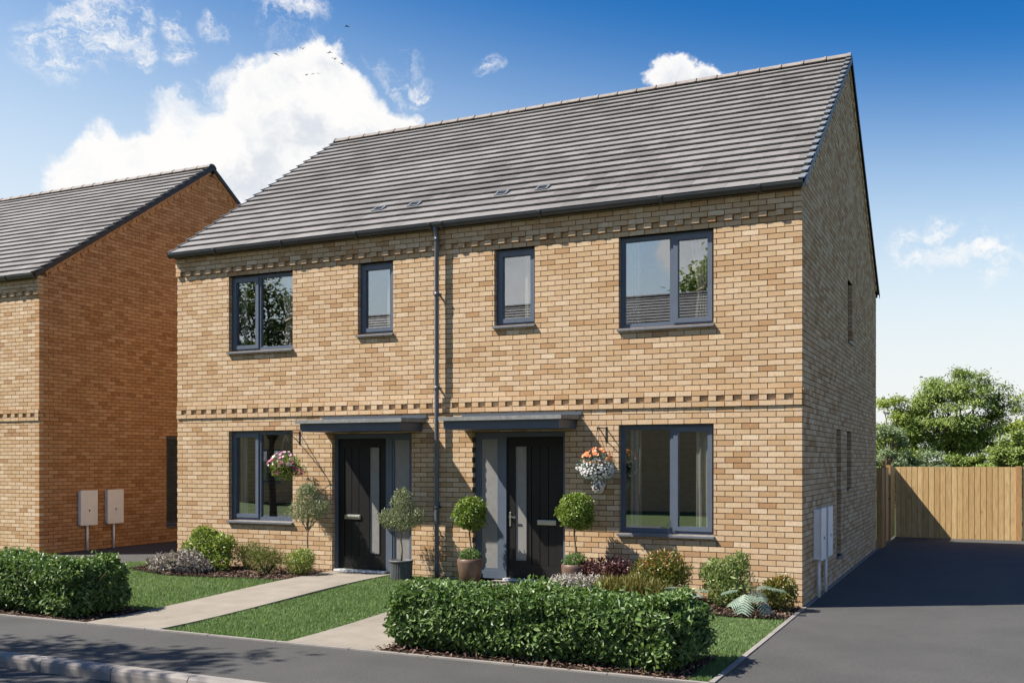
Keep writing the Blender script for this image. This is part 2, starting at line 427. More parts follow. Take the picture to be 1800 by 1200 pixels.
class MB:
    """collects polygons of any size for one mesh"""
    def __init__(self): self.v = []; self.f = []; self.s = []
    def box(self, x0, x1, y0, y1, z0, z1, M=None):
        pts = [(x0, y0, z0), (x1, y0, z0), (x1, y1, z0), (x0, y1, z0), (x0, y0, z1), (x1, y0, z1), (x1, y1, z1), (x0, y1, z1)]
        if M is not None: pts = [tuple(M(Vector(p))) for p in pts]
        b = len(self.v); self.v += pts; self.f += [tuple(b + i for i in f) for f in BOXF]; self.s += [False] * 6
        return self
    def tube(self, pts, rad, sides=8, caps=True):
        pts = [Vector(p) for p in pts]; n = len(pts)
        if not hasattr(rad, '__len__'): rad = [rad] * n
        b = len(self.v); ref = None
        for i, p in enumerate(pts):
            d = (pts[min(i + 1, n - 1)] - pts[max(i - 1, 0)]).normalized()
            if ref is None: ref = Vector((1, 0, 0)) if abs(d.x) < .9 else Vector((0, 1, 0))
            u = (ref - d * ref.dot(d)).normalized(); w = d.cross(u); ref = u
            for k in range(sides):
                a = 2 * math.pi * k / sides
                self.v.append(tuple(p + (u * math.cos(a) + w * math.sin(a)) * rad[i]))
        for i in range(n - 1):
            for k in range(sides):
                self.f.append((b + i * sides + k, b + i * sides + (k + 1) % sides, b + (i + 1) * sides + (k + 1) % sides, b + (i + 1) * sides + k)); self.s.append(True)
        if caps:
            self.f.append(tuple(b + k for k in reversed(range(sides)))); self.f.append(tuple(b + (n - 1) * sides + k for k in range(sides))); self.s += [False, False]
        return self
    def lathe(self, prof, sides=28, c=(0, 0, 0), rib=0.0, ribs=0):
        b = len(self.v); n = len(prof)
        for r, z in prof:
            for k in range(sides):
                a = 2 * math.pi * k / sides
                rr = r * (1 + rib * (1 if k % 2 else -1)) if ribs else r
                self.v.append((c[0] + rr * math.cos(a), c[1] + rr * math.sin(a), c[2] + z))
        for i in range(n - 1):
            for k in range(sides):
                self.f.append((b + i * sides + k, b + i * sides + (k + 1) % sides, b + (i + 1) * sides + (k + 1) % sides, b + (i + 1) * sides + k)); self.s.append(not ribs)
        self.f.append(tuple(b + k for k in reversed(range(sides)))); self.f.append(tuple(b + (n - 1) * sides + k for k in range(sides))); self.s += [False, False]
        return self
    def poly(self, pts, smooth=False):
        b = len(self.v); self.v += [tuple(p) for p in pts]; self.f.append(tuple(range(b, b + len(pts)))); self.s.append(smooth); return self
    def extrude(self, prof, x0, x1):
        """profile of (y, z) swept along x"""
        b = len(self.v); n = len(prof)
        for x in (x0, x1): self.v += [(x, y, z) for y, z in prof]
        for i in range(n):
            j = (i + 1) % n; self.f.append((b + i, b + j, b + n + j, b + n + i)); self.s.append(False)
        self.f.append(tuple(b + i for i in reversed(range(n)))); self.f.append(tuple(b + n + i for i in range(n))); self.s += [False, False]
        return self
    def mesh(self, name):
        me = bpy.data.meshes.new(name); me.from_pydata(self.v, [], self.f)
        me.polygons.foreach_set('use_smooth', self.s); me.update(); return me
    def build(self, name, mat, parent=None, bevel=0.0):
        o = link(name, self.mesh(name), mat, parent)
        if bevel:
            m = o.modifiers.new('edge', 'BEVEL'); m.width = bevel; m.segments = 2; m.limit_method = 'ANGLE'
        return o


def unit(v):
    return v / np.maximum(np.linalg.norm(v, axis=1, keepdims=True), 1e-9)


def leaves_mesh(name, P, A, Nn, Ln, Wd, tone, fold=.25, hexa=False, curl=0.0):
    """folded leaves: P base, A axis, Nn face normal, length, width (arrays)"""
    A = unit(A); S = unit(np.cross(A, Nn)); U = unit(np.cross(S, A))
    Ln = np.asarray(Ln)[:, None]; Wd = np.asarray(Wd)[:, None]
    tip = P + A * Ln - U * Ln * curl
    if not hexa:
        l = P + A * Ln * .45 + S * Wd * .5 + U * Wd * fold; r = P + A * Ln * .45 - S * Wd * .5 + U * Wd * fold
        V = np.stack([P, r, tip, l], 1).reshape(-1, 3); k = 4
        F0 = np.array([(0, 1, 2), (0, 2, 3)])
    else:
        m = P + A * Ln * .5 - U * Wd * .12
        l1 = P + A * Ln * .28 + S * Wd * .45 + U * Wd * fold; r1 = P + A * Ln * .28 - S * Wd * .45 + U * Wd * fold
        l2 = P + A * Ln * .66 + S * Wd * .42 + U * Wd * fold * .8 - U * Ln * curl * .4; r2 = P + A * Ln * .66 - S * Wd * .42 + U * Wd * fold * .8 - U * Ln * curl * .4
        V = np.stack([P, r1, r2, tip, l2, l1, m], 1).reshape(-1, 3); k = 7
        F0 = np.array([(0, 1, 6), (1, 2, 6), (2, 3, 6), (3, 4, 6), (4, 5, 6), (5, 0, 6)])
    n = len(P)
    F = (F0[None] + (np.arange(n) * k)[:, None, None]).reshape(-1, 3)
    return np_mesh(name, V, F, np.repeat(tone, k))


def rand_dirs(n, g=rng):
    return unit(g.normal(size=(n, 3)))


def copy_tree(o, parent=None):
    c = o.copy(); COL.objects.link(c); c.parent = parent
    for ch in o.children: copy_tree(ch, c)
    return c


# ------------------------------------------------------------------ ground, road, paths
def sstep(t):
    t = np.clip(t, 0, 1); return t * t * (3 - 2 * t)


def gz(x, y):
    """garden level: rises a little from the pavement to the doorsteps, level with the drive on the right"""
    return 0.112 * sstep((np.asarray(y) + 4.7) / 4.3) * sstep((-np.asarray(x) - 0.25) / 2.2)


def sheet(name, x0, x1, y0, y1, mat, dz, step=.25, skirt=0.0, zf=gz, kind='structure', parent=None):
    nx = max(2, int((x1 - x0) / step) + 1); ny = max(2, int((y1 - y0) / step) + 1)
    X, Y = np.meshgrid(np.linspace(x0, x1, nx), np.linspace(y0, y1, ny))
    Z = zf(X, Y) + dz
    V = np.stack([X, Y, Z], -1).reshape(-1, 3)
    i = np.arange(nx * ny).reshape(ny, nx)
    F = np.stack([i[:-1, :-1], i[:-1, 1:], i[1:, 1:], i[1:, :-1]], -1).reshape(-1, 4)
    if skirt:
        ring = np.concatenate([i[0, :-1], i[:-1, -1], i[-1, :0:-1], i[:0:-1, 0]])
        Vs = V[ring].copy(); Vs[:, 2] -= skirt; b = len(V); n = len(ring)
        V = np.concatenate([V, Vs]); k = np.arange(n); k2 = (k + 1) % n
        F = np.concatenate([F, np.stack([ring[k], b + k, b + k2, ring[k2]], -1)])
    o = link(name, np_mesh(name, V, F), mat, parent)
    if parent is None: tag(o, kind=kind)
    return o


flat = lambda z: (lambda x, y: np.full_like(np.asarray(x, dtype=float), z))
tag(link('ground', MB().poly([(-1500, -1500, -.30), (1500, -1500, -.30), (1500, 1500, -.30), (-1500, 1500, -.30)]).mesh('ground'), 'lawn_soil'), kind='structure')
tag(MB().box(-120, 120, -12.6, -6.56, -.25, -.115).build('road', 'road_tarmac'), kind='structure')
tag(MB().box(-120, 120, -6.42, -4.885, -.25, 0).build('pavement', 'tarmac'), kind='structure')
tag(MB().box(-120, 120, -14.6, -12.75, -.25, 0).build('far_pavement', 'tarmac'), kind='structure')
tag(MB().box(-120, 120, -60, -14.6, -.25, -.004).build('far_lawn', 'lawn_soil'), kind='structure')
tag(MB().box(.055, 7.5, -4.885, 13.23, -.25, .003).build('driveway', 'tarmac'), kind='structure')
tag(MB().box(-14.62, -11.62, -4.885, 16, -.25, .05).build('side_driveway', 'tarmac'), kind='structure')
tag(MB().box(-120, -14.62, -4.885, 60, -.25, .02).build('neighbouring_plot', 'lawn_soil'), kind='structure')
tag(MB().box(-11.6, 0.0, 9.7, 60, -.25, .0).build('back_garden', 'lawn_soil'), kind='structure')
tag(MB().box(0.0, 120, 13.3, 60, -.25, .0).build('rear_field', 'lawn_soil'), kind='structure')
tag(MB().box(7.5, 120, -4.885, 13.3, -.25, .0).build('side_plot', 'lawn_soil'), kind='structure')
sheet('lawn', -11.55, -.005, -4.83, .2, 'lawn_soil', -.012, .2, skirt=.2)

# kerb stones along the road, dropped into one row; joints are real gaps
kerb = tag(empty('kerb', (0, -6.5, 0)), kind='structure')
kb = MB().extrude([(-.075, -.25), (.075, -.25), (.075, 0.004), (-.045, 0.004), (-.068, -.018), (-.075, -.05)], -.455, .455)
kmesh = kb.mesh('kerb_stone'); kmesh.materials.append(MATS['kerb_concrete'])
for i in range(-18, 12):
    o = link('kerb_stone', kmesh, None, kerb); o.location = (-5.57 + i * .92, 0, random.uniform(-.002, .002)); o.rotation_euler = (0, 0, random.uniform(-.002, .002))
far_kerb = tag(empty('far_kerb', (0, -12.675, 0)), kind='structure')
for i in range(-20, 20):
    o = link('kerb_stone', kmesh, None, far_kerb); o.location = (i * .92, 0, -.003); o.rotation_euler = (0, 0, math.pi)

# thin concrete edging round the front garden and along the gable
edging = tag(empty('edging', (0, 0, 0)), kind='structure')
em = MB().box(-.455, .455, -.025, .025, -.2, .014).mesh('edging_stone'); em.materials.append(MATS['kerb_concrete'])
x = -.44
while x > -11.6:
    o = link('edging_stone', em, None, edging); o.location = (x, -4.857, random.uniform(-.003, .003)); x -= .92
y = -4.36
while y < 9.6:
    o = link('edging_stone', em, None, edging); o.location = (.028, y, random.uniform(-.002, .002)); o.rotation_euler = (0, 0, math.pi / 2); y += .92

# paths and planting beds
sheet('path', -7.38, -6.25, -4.83, .14, 'path_concrete', .016, .15, skirt=.12)
sheet('path', -4.47, -3.32, -4.83, .14, 'path_concrete', .016, .15, skirt=.12)
BEDS = []


def bed(poly, z):
    """a bark-covered bed with a wandering outline, laid over the lawn soil"""
    pts = []
    for (xa, ya), (xb, yb) in zip(poly, poly[1:] + poly[:1]):
        n = max(1, int(math.hypot(xb - xa, yb - ya) / .12))
        for k in range(n):
            t = k / n; pts.append((xa + (xb - xa) * t, ya + (yb - ya) * t))
    m = MB(); m.poly([(px, py, float(gz(px, py)) + z) for px, py in pts])
    tag(m.build('planting_bed', 'soil'), kind='structure')
    BEDS.append(np.array(pts))


bed([(-10.75, .05), (-10.75, -1.05), (-9.6, -1.35), (-8.6, -1.30), (-7.40, -1.15), (-7.40, .05)], .006)
bed([(-3.30, .05), (-3.30, -1.25), (-2.2, -1.30), (-1.0, -1.22), (-.012, -1.02), (-.012, .05)], .006)
bed([(-3.42, -3.72), (-3.42, -4.825), (-.20, -4.825), (-.20, -3.72)], .005)
bed([(-11.5, -3.80), (-11.5, -4.825), (-7.42, -4.825), (-7.42, -3.85)], .005)


def inside(px, py, poly):
    c = np.zeros(len(px), dtype=bool); n = len(poly)
    for i in range(n):
        xa, ya = poly[i]; xb, yb = poly[(i + 1) % n]
        hit = ((ya > py) != (yb > py)) & (px < (xb - xa) * (py - ya) / (yb - ya + 1e-12) + xa); c ^= hit
    return c


# grass blades, thinning out at the bed edges
def grass():
    g = np.random.default_rng(3); P = []
    for x0, x1, y0, y1, n in ((-11.5, -7.40, -3.9, -.2, 42000), (-6.235, -4.48, -4.82, .0, 44000), (-3.30, -.015, -4.0, -.6, 36000), (-.26, -.015, -4.82, -4.0, 2600)):
        px = g.uniform(x0, x1, n); py = g.uniform(y0, y1, n)
        keep = np.ones(n, dtype=bool)
        for b in BEDS: keep &= ~inside(px + g.normal(0, .025, n), py + g.normal(0, .025, n), b)
        P.append(np.stack([px[keep], py[keep]], -1))
    P = np.concatenate(P); n = len(P)
    z = gz(P[:, 0], P[:, 1]) - .012
    B = np.column_stack([P, z])
    a = g.uniform(0, 2 * math.pi, n); lean = g.uniform(.1, .75, n)
    h = g.uniform(.022, .048, n) * (.85 + .3 * np.sin(P[:, 0] * 2.1 + np.cos(P[:, 1] * 1.7)))
    side = np.column_stack([np.cos(a), np.sin(a), np.zeros(n)]); fw = np.column_stack([-np.sin(a), np.cos(a), np.zeros(n)])
    w = g.uniform(.0035, .0065, n)[:, None]
    tip = B + fw * (h * lean)[:, None] + np.column_stack([np.zeros(n), np.zeros(n), h])
    V = np.stack([B - side * w, B + side * w, tip], 1).reshape(-1, 3)
    F = np.arange(n * 3).reshape(-1, 3)
    t = np.clip(g.beta(3, 4, n) + .15 * np.sin(P[:, 0] * 1.3) * np.sin(P[:, 1] * 2.3), 0, 1)
    o = link('grass', np_mesh('grass', V, F, np.repeat(t, 3)), 'grass_blade')
    tag(o, 'short mown green grass of the front lawns beside the concrete paths', 'grass', kind='stuff')
    # a few clover and daisy heads
    k = g.choice(n, 130, replace=False); Q = B[k] + np.array([0, 0, .036])
    m = leaves_mesh('lawn_daisies', Q, rand_dirs(130, g), np.tile([0, 0, 1.], (130, 1)), np.full(130, .014), np.full(130, .014), g.uniform(0, 1, 130))
    o = link('lawn_daisies', m, 'petal_cream'); tag(o, 'tiny pale flower heads scattered through the mown lawn', 'flowers', kind='stuff')


grass()


def chips():
    g = np.random.default_rng(5); P = []
    for b, n in zip(BEDS, (5200, 5200, 3200, 2200)):
        lo, hi = b.min(0), b.max(0); q = g.uniform(lo, hi, (n, 2)); P.append(q[inside(q[:, 0], q[:, 1], b)])
    P = np.concatenate(P); n = len(P)
    B = np.column_stack([P, gz(P[:, 0], P[:, 1]) + g.uniform(.006, .028, n)])
    A = rand_dirs(n, g) * np.array([1, 1, .35]); U = unit(np.array([0, 0, 1.]) + rand_dirs(n, g) * .5)
    m = leaves_mesh('bark_mulch', B, A, U, g.uniform(.025, .065, n), g.uniform(.015, .03, n), g.uniform(0, 1, n), .15, hexa=True)
    tag(link('bark_mulch', m, 'bark_chip'), 'brown bark chips covering the planting beds', 'mulch', kind='stuff')


chips()


# ------------------------------------------------------------------ the semi-detached house
W, DEPTH = 10.64, 9.61
CO, MOD = .075, .224
EAVE_Y, EAVE_Z = -.135, 5.475
RIDGE_Y, RIDGE_Z = DEPTH / 2, 8.845
PITCH = math.atan2(RIDGE_Z - EAVE_Z, RIDGE_Y - EAVE_Y)
SLOPE = math.hypot(RIDGE_Z - EAVE_Z, RIDGE_Y - EAVE_Y)
COURSES = 22
GAUGE = SLOPE / COURSES


def roof_under(y):
    """underside of the roof along the gable"""
    d = min(y, DEPTH - y)
    return EAVE_Z + (d - EAVE_Y) * math.tan(PITCH) - .035


# openings of the front wall: x0, x1, z0, z1
WIN = {'a': (-9.487, -8.14, 3.75, 5.025), 'b': (-6.865, -6.205, 3.90, 5.025), 'c': (-4.445, -3.785, 3.90, 5.025), 'd': (-2.50, -1.155, 3.75, 5.025),
       'e': (-9.487, -8.14, .90, 2.40), 'f': (-2.50, -1.155, .90, 2.40)}
DOOR1 = (-7.36, -5.87, .10, 2.325); DOOR2 = (-4.80, -3.31, .10, 2.325)
GWIN = [(3.30, 3.84, .375, 2.40), (4.60, 5.22, 1.425, 2.40), (4.72, 5.38, 3.975, 5.025)]      # on the gable: y0, y1, z0, z1


def cut(seg, ops):
    """subtract rectangles from one brick (u0,u1,z0,z1)"""
    todo = [seg]; 
    for o0, o1, p0, p1 in ops:
        nxt = []
        for u0, u1, z0, z1 in todo:
            if u1 <= o0 or u0 >= o1 or z1 <= p0 or z0 >= p1: nxt.append((u0, u1, z0, z1)); continue
            if u0 < o0: nxt.append((u0, o0, z0, z1))
            if u1 > o1: nxt.append((o1, u1, z0, z1))
            if z0 < p0: nxt.append((max(u0, o0), min(u1, o1), z0, p0))
            if z1 > p1: nxt.append((max(u0, o0), min(u1, o1), p1, z1))
        todo = nxt
    return [s for s in todo if s[1] - s[0] > .012 and s[3] - s[2] > .012]


def front_bricks(ops, width=W):
    """list of (x0,x1,y0,y1,z0,z1); face of the wall is y = 0, right corner at x = 0"""
    out = []
    for k in range(75):
        z0 = -.15 + k * CO; zc = z0 + CO / 2
        proud = 0.0; header = False
        if 2.62 < zc < 2.86: proud = .022
        if 2.70 < zc < 2.77: header = True
        if zc > 5.17: proud = .040
        if 5.10 < zc < 5.17: header = True; proud = .046
        odd = k % 2
        if header:
            n = int(width / MOD) * 2 + 2
            for i in range(n):
                u0 = -i * MOD / 2; u1 = u0 - MOD / 2 + .010
                if u1 < -width: u1 = -width
                if u0 - u1 < .03: continue
                rec = (i % 2 == 1) and i > 0 and u1 > -width + .12
                p = proud
                if rec: p = -.010 if zc < 3 else -.003
                for s in cut((u1, u0, z0 + .005, z0 + CO - .005), ops): out.append((s[0], s[1], -p + random.uniform(-.001, .001), .105, s[2], s[3]))
            continue
        u = -MOD / 2 if (odd and proud == 0) else 0.0
        first = odd and proud != 0
        while u > -width + .01:
            ln = MOD / 2 if first else MOD
            first = False
            u0 = u; u1 = max(u - ln + .010, -width)
            for s in cut((u1, u0, z0 + .005, z0 + CO - .005), ops):
                out.append((s[0], s[1], -proud + random.uniform(-.0015, .0012), .105, s[2], s[3]))
            u -= ln
    return out


def gable_bricks(ops, side=1):
    """bricks of the right gable, face x = 0, clipped under the roof; the raked courses hide the steps"""
    out = []
    for k in range(120):
        z0 = -.15 + k * CO; odd = k % 2; zc = z0 + CO / 2
        y = 0.0 if odd else MOD / 2
        while y < DEPTH - .01:
            y0, y1 = y, min(y + MOD - .010, DEPTH)
            top = z0 + CO
            lim = lambda v: roof_under(v) - .10
            if lim(y0) < top and lim(y1) < top:
                y += MOD; continue
            if lim(y0) < top or lim(y1) < top:                                   # shorten at the slope
                need = (top + .10 - EAVE_Z + .035) / math.tan(PITCH) + EAVE_Y
                if y0 < need: y0 = need
                if y1 > DEPTH - need: y1 = DEPTH - need
                if y1 - y0 < .03: y += MOD; continue
            p = .022 if (2.62 < zc < 2.86 and y0 < .5) else 0.0
            for s in cut((y0, y1, z0 + .005, z0 + CO - .005), ops):
                out.append((-.105, p + random.uniform(-.0015, .0012), s[0], s[1], s[2], s[3]))
            y += MOD
    return out


def raked_bricks():
    """sloping stretcher course and dentils that follow the verge: (verts list, tones)"""
    V = []
    def add(s0, s1, n0, n1, p, back):
        for x_ in (-.10, p):
            for s, n in ((s0, n0), (s1, n0), (s1, n1), (s0, n1)):
                yy = EAVE_Y + s * math.cos(PITCH) - n * math.sin(PITCH); zz = EAVE_Z + s * math.sin(PITCH) + n * math.cos(PITCH)
                V.append((x_, DEPTH - yy if back else yy, zz))
    for back in (False, True):
        s = .26
        while s < SLOPE - .16:
            add(s, s + .213, -.118, -.046, .026, back); s += MOD
        s = .36; i = 0
        while s < SLOPE - .26:
            add(s, s + .102, -.193, -.124, .026 if i % 2 == 0 else .004, back); s += MOD / 2; i += 1
    return np.array(V)


def mirror_core(name, ops, parent, width=W, gops=()):
    """mortar core of the walls with its openings"""
    def slab(u0, u1, z0, z1, ops):
        us = sorted({u0, u1, *[v for o in ops for v in o[:2]]}); zs = sorted({z0, z1, *[v for o in ops for v in o[2:]]})
        for a, b in zip(us, us[1:]):
            run = None
            for c, d in zip(zs, zs[1:]):
                m = ((a + b) / 2, (c + d) / 2)
                if any(o[0] < m[0] < o[1] and o[2] < m[1] < o[3] for o in ops):
                    if run: yield (a, b, *run); run = None
                else: run = (run[0], d) if run else (c, d)
            if run: yield (a, b, *run)
    e = .005
    big = lambda ops: [(o[0] - e, o[1] + e, o[2] - e, o[3] + e) for o in ops]
    m = MB()
    for a, b, c, d in slab(-width, -.015, -.2, EAVE_Z - .02, big(ops)): m.box(a, b, .013, .30, c, d)
    front = m.build('front_wall', 'mortar', parent)
    m = MB()
    for a, b, c, d in slab(.301, DEPTH - .01, -.2, EAVE_Z - .1, big(gops)): m.box(-.30, -.014, a, b, c, d)
    z = EAVE_Z - .1
    m.extrude([(.02, z), (DEPTH - .02, z), (DEPTH - .02, roof_under(DEPTH - .02)), (RIDGE_Y, roof_under(RIDGE_Y)), (.02, roof_under(.02))], -.30, -.014)
    gable = m.build('gable_wall', 'mortar', parent)
    m = MB()
    m.box(-width + .31, -.31, DEPTH - .3, DEPTH - .002, -.2, EAVE_Z)
    m.box(-width + .002, -width + .30, .301, DEPTH, -.2, EAVE_Z - .1)
    m.extrude([(.02, z), (DEPTH, z), (DEPTH, roof_under(DEPTH)), (RIDGE_Y, roof_under(RIDGE_Y)), (.02, roof_under(.02))], -width + .002, -width + .30)
    m.build('rear_wall', 'brick_pattern', parent)
    return front, gable


CAMP = np.array(cam.location); CAMF = np.array([-math.sin(R(25.408)), math.cos(R(25.408)), 0])


def brick_tone():
    t = random.betavariate(2.5, 1.9)
    return 0.05 if random.random() < .04 else t


VARIANTS = 14


def lay_bricks(house, front, gable, fb, gb, loc, singles=300, gmat='buff_brick'):
    """the bricks that show largest become objects, the others one mesh per wall"""
    loc = np.array(loc)
    full = [i for i, b in enumerate(fb) if abs((b[1] - b[0]) - (MOD - .010)) < .002 and abs(b[5] - b[4] - .065) < .002 and b[4] > .75 and abs(b[2]) < .01]
    def area(b):
        c = np.array([(b[0] + b[1]) / 2, 0, (b[4] + b[5]) / 2]) + loc - CAMP
        return abs(c[1]) / np.linalg.norm(c) / (c @ CAMF) ** 2
    full.sort(key=lambda i: -area(fb[i])); pick = set(full[:singles])
    protos = []
    for v in range(VARIANTS):
        me = boxes_mesh('brick', [(-.107, .107, -.0525, .0525, -.0325, .0325)], [v / (VARIANTS - 1)]); me.materials.append(MATS['buff_brick']); protos.append(me)
    for i in full[:singles]:
        b = fb[i]; o = link('brick', protos[min(VARIANTS - 1, int(brick_tone() * VARIANTS))], None, front)
        o.location = ((b[0] + b[1]) / 2, b[2] + .0525, (b[4] + b[5]) / 2)
    rest = [b for i, b in enumerate(fb) if i not in pick]
    o = link('front_brickwork', boxes_mesh('front_brickwork', rest, [brick_tone() for _ in rest]), 'buff_brick', house); o['kind'] = 'stuff'
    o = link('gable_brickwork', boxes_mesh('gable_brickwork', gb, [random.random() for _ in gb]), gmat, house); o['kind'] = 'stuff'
    V = raked_bricks(); n = len(V) // 8
    F = (np.array([(0, 1, 2, 3), (7, 6, 5, 4), (0, 4, 5, 1), (1, 5, 6, 2), (2, 6, 7, 3), (3, 7, 4, 0)])[None] + (np.arange(n) * 8)[:, None, None]).reshape(-1, 4)
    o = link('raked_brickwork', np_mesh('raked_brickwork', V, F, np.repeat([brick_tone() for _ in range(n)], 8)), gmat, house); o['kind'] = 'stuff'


TW, TL = .335, GAUGE + .035


def build_roof(house, width, singles, verge_mat, loc=(0, 0, 0), vents=()):
    """front and rear slopes of flat interlocking tiles, ridge, verges, gutter"""
    roof = MB()
    roof.extrude([(EAVE_Y + .03, EAVE_Z - .03), (RIDGE_Y, RIDGE_Z - .05), (DEPTH - EAVE_Y - .03, EAVE_Z - .03), (DEPTH - EAVE_Y - .03, EAVE_Z - .05), (RIDGE_Y, RIDGE_Z - .075), (EAVE_Y + .03, EAVE_Z - .05)], -width - .02, .02)
    roof = roof.build('roof', 'tile_underlay', house)
    cs, sn = math.cos(PITCH), math.sin(PITCH)
    def P(x, s, n, back=False):
        yy = EAVE_Y + s * cs - n * sn; zz = EAVE_Z + s * sn + n * cs
        return (x, DEPTH - yy if back else yy, zz)
    tiles = []
    for back in (False, True):
        for c in range(COURSES):
            x = .03; first = True
            while x > -width - .03 + .02:
                w = TW / 2 if (c % 2 and first) else TW
                first = False
                x1 = max(x - w + .0025, -width - .03)
                tiles.append((x1, x, c, back)); x -= w
    def tv(x0, x1, c, back, jit):
        s0 = c * GAUGE - .012; s1 = min(s0 + TL, SLOPE - .01); jn = jit[0]; js = jit[1]
        lo, hi = .020 + jn, .044 + jn
        a = [P(x0, s0 + js, lo, back), P(x1, s0 + js, lo, back), P(x1, s1, -.018, back), P(x0, s1, -.018, back),
             P(x0, s0 + js, hi, back), P(x1, s0 + js, hi, back), P(x1, s1, .006, back), P(x0, s1, .006, back)]
        return a
    def area(t):
        c = np.array(P((t[0] + t[1]) / 2, t[2] * GAUGE, 0, t[3])) + np.array(loc) - CAMP
        return -1 if t[3] else (1 if t[1] - t[0] > TW - .02 else 0) / (c @ CAMF) ** 2
    order = sorted(range(len(tiles)), key=lambda i: -area(tiles[i])); pick = set(order[:singles])
    protos = []
    for v in range(8):
        q = np.array(tv(-(TW - .0025) / 2, (TW - .0025) / 2, 0, False, (0, 0))); q = q - np.array(P(0, 0, 0))
        me = np_mesh('roof_tile', q, BOXF, np.full(8, v / 7)); me.materials.append(MATS['concrete_tile']); protos.append(me)
    for i in order[:singles]:
        x0, x1, c, b = tiles[i]
        o = link('roof_tile', random.choice(protos), None, roof)
        p = P((x0 + x1) / 2, c * GAUGE + random.uniform(-.002, .002), random.uniform(-.0012, .0012)); o.location = p
    V = []; T = []
    for i, t in enumerate(tiles):
        if i in pick: continue
        V += tv(*t, (random.uniform(-.0012, .0012), random.uniform(-.002, .002))); T += [random.random()] * 8
    n = len(V) // 8
    F = (BOXF[None] + (np.arange(n) * 8)[:, None, None]).reshape(-1, 4)
    o = link('roof_tiling', np_mesh('roof_tiling', V, F, T), 'concrete_tile', house); o['kind'] = 'stuff'
    # half-round ridge tiles with a raised collar at every joint
    rm = MB(); prof = [(-.125, -.055), (-.085, .0), (-.035, .028), (.035, .028), (.085, .0), (.125, -.055), (.105, -.065), (-.105, -.065)]
    rm.extrude(prof, -.183, .176); rm.extrude([(y * 1.05, z * 1.05 + .006) for y, z in prof], .150, .1835)
    rme = rm.mesh('ridge_tile'); rme.materials.append(MATS['ridge_tile'])
    nr = int((width + .06) / .370)
    st = (width + .06) / nr
    for i in range(nr):
        o = link('ridge_tile', rme, None, roof); o.location = (.03 - (i + .5) * st, RIDGE_Y, RIDGE_Z + .045 + random.uniform(-.003, .003))
    # verge caps, one per course, on both gables
    for sx, x in ((1, .03), (-1, -width - .03)):
        for back in (False, True):
            m = MB()
            def M(v, back=back): return Vector(P(v.x, v.y, v.z, back))
            a, b = (-.05, .028) if sx > 0 else (-.028, .004)
            c, d = (.026, .036) if sx > 0 else (-.036, -.026)
            pts = MB(); pts.box(a, b, -.004, GAUGE - .006, .030, .040, M); pts.box(c, d, -.02, GAUGE - .006, -.062, .022, M)
            if not back: pts.v[:8] = [tuple(M(Vector((xx, ss, nn)))) for xx, ss, nn in ((a, -.02, .047), (b, -.02, .047), (b, GAUGE - .03, .010), (a, GAUGE - .03, .010), (a, -.02, .064), (b, -.02, .064), (b, GAUGE - .03, .024), (a, GAUGE - .03, .024))]
            q = np.array(pts.v) - np.array(P(0, 0, 0, back)); pts.v = [tuple(v) for v in q]
            me = pts.mesh('verge_cap'); me.materials.append(MATS['verge_black' if back else verge_mat])
            for c_ in range(COURSES):
                o = link('verge_cap', me, None, roof); o.location = P(x, c_ * GAUGE, random.uniform(-.001, .001), back)
    m = MB()                                                                       # cap over the end of the ridge
    m.extrude([(y * 1.12, z * 1.1 + .004) for y, z in prof], .0, .03)
    for x in (.022, -width - .052):
        o = link('ridge_end_cap', m.mesh('ridge_end_cap'), verge_mat, roof); o.location = (x, RIDGE_Y, RIDGE_Z + .045)
    for vx in vents:
        m = MB(); s0 = 3 * GAUGE + .05
        def M(v): return Vector(P(v.x, v.y, v.z))
        m.box(vx - .10, vx + .10, s0, s0 + .02, .026, .052, M); m.box(vx - .10, vx + .10, s0 + .16, s0 + .18, .020, .048, M)
        m.box(vx - .10, vx - .075, s0 + .0205, s0 + .1595, .024, .05, M); m.box(vx + .075, vx + .10, s0 + .0205, s0 + .1595, .024, .05, M)
        v = m.build('roof_vent', 'verge_grey', roof)
        for k in range(4):
            mm = MB(); mm.box(vx - .074, vx + .074, s0 + .03 + k * .034, s0 + .046 + k * .034, .020, .044, M); mm.build('louvre', 'gutter_plastic', v)
    return roof


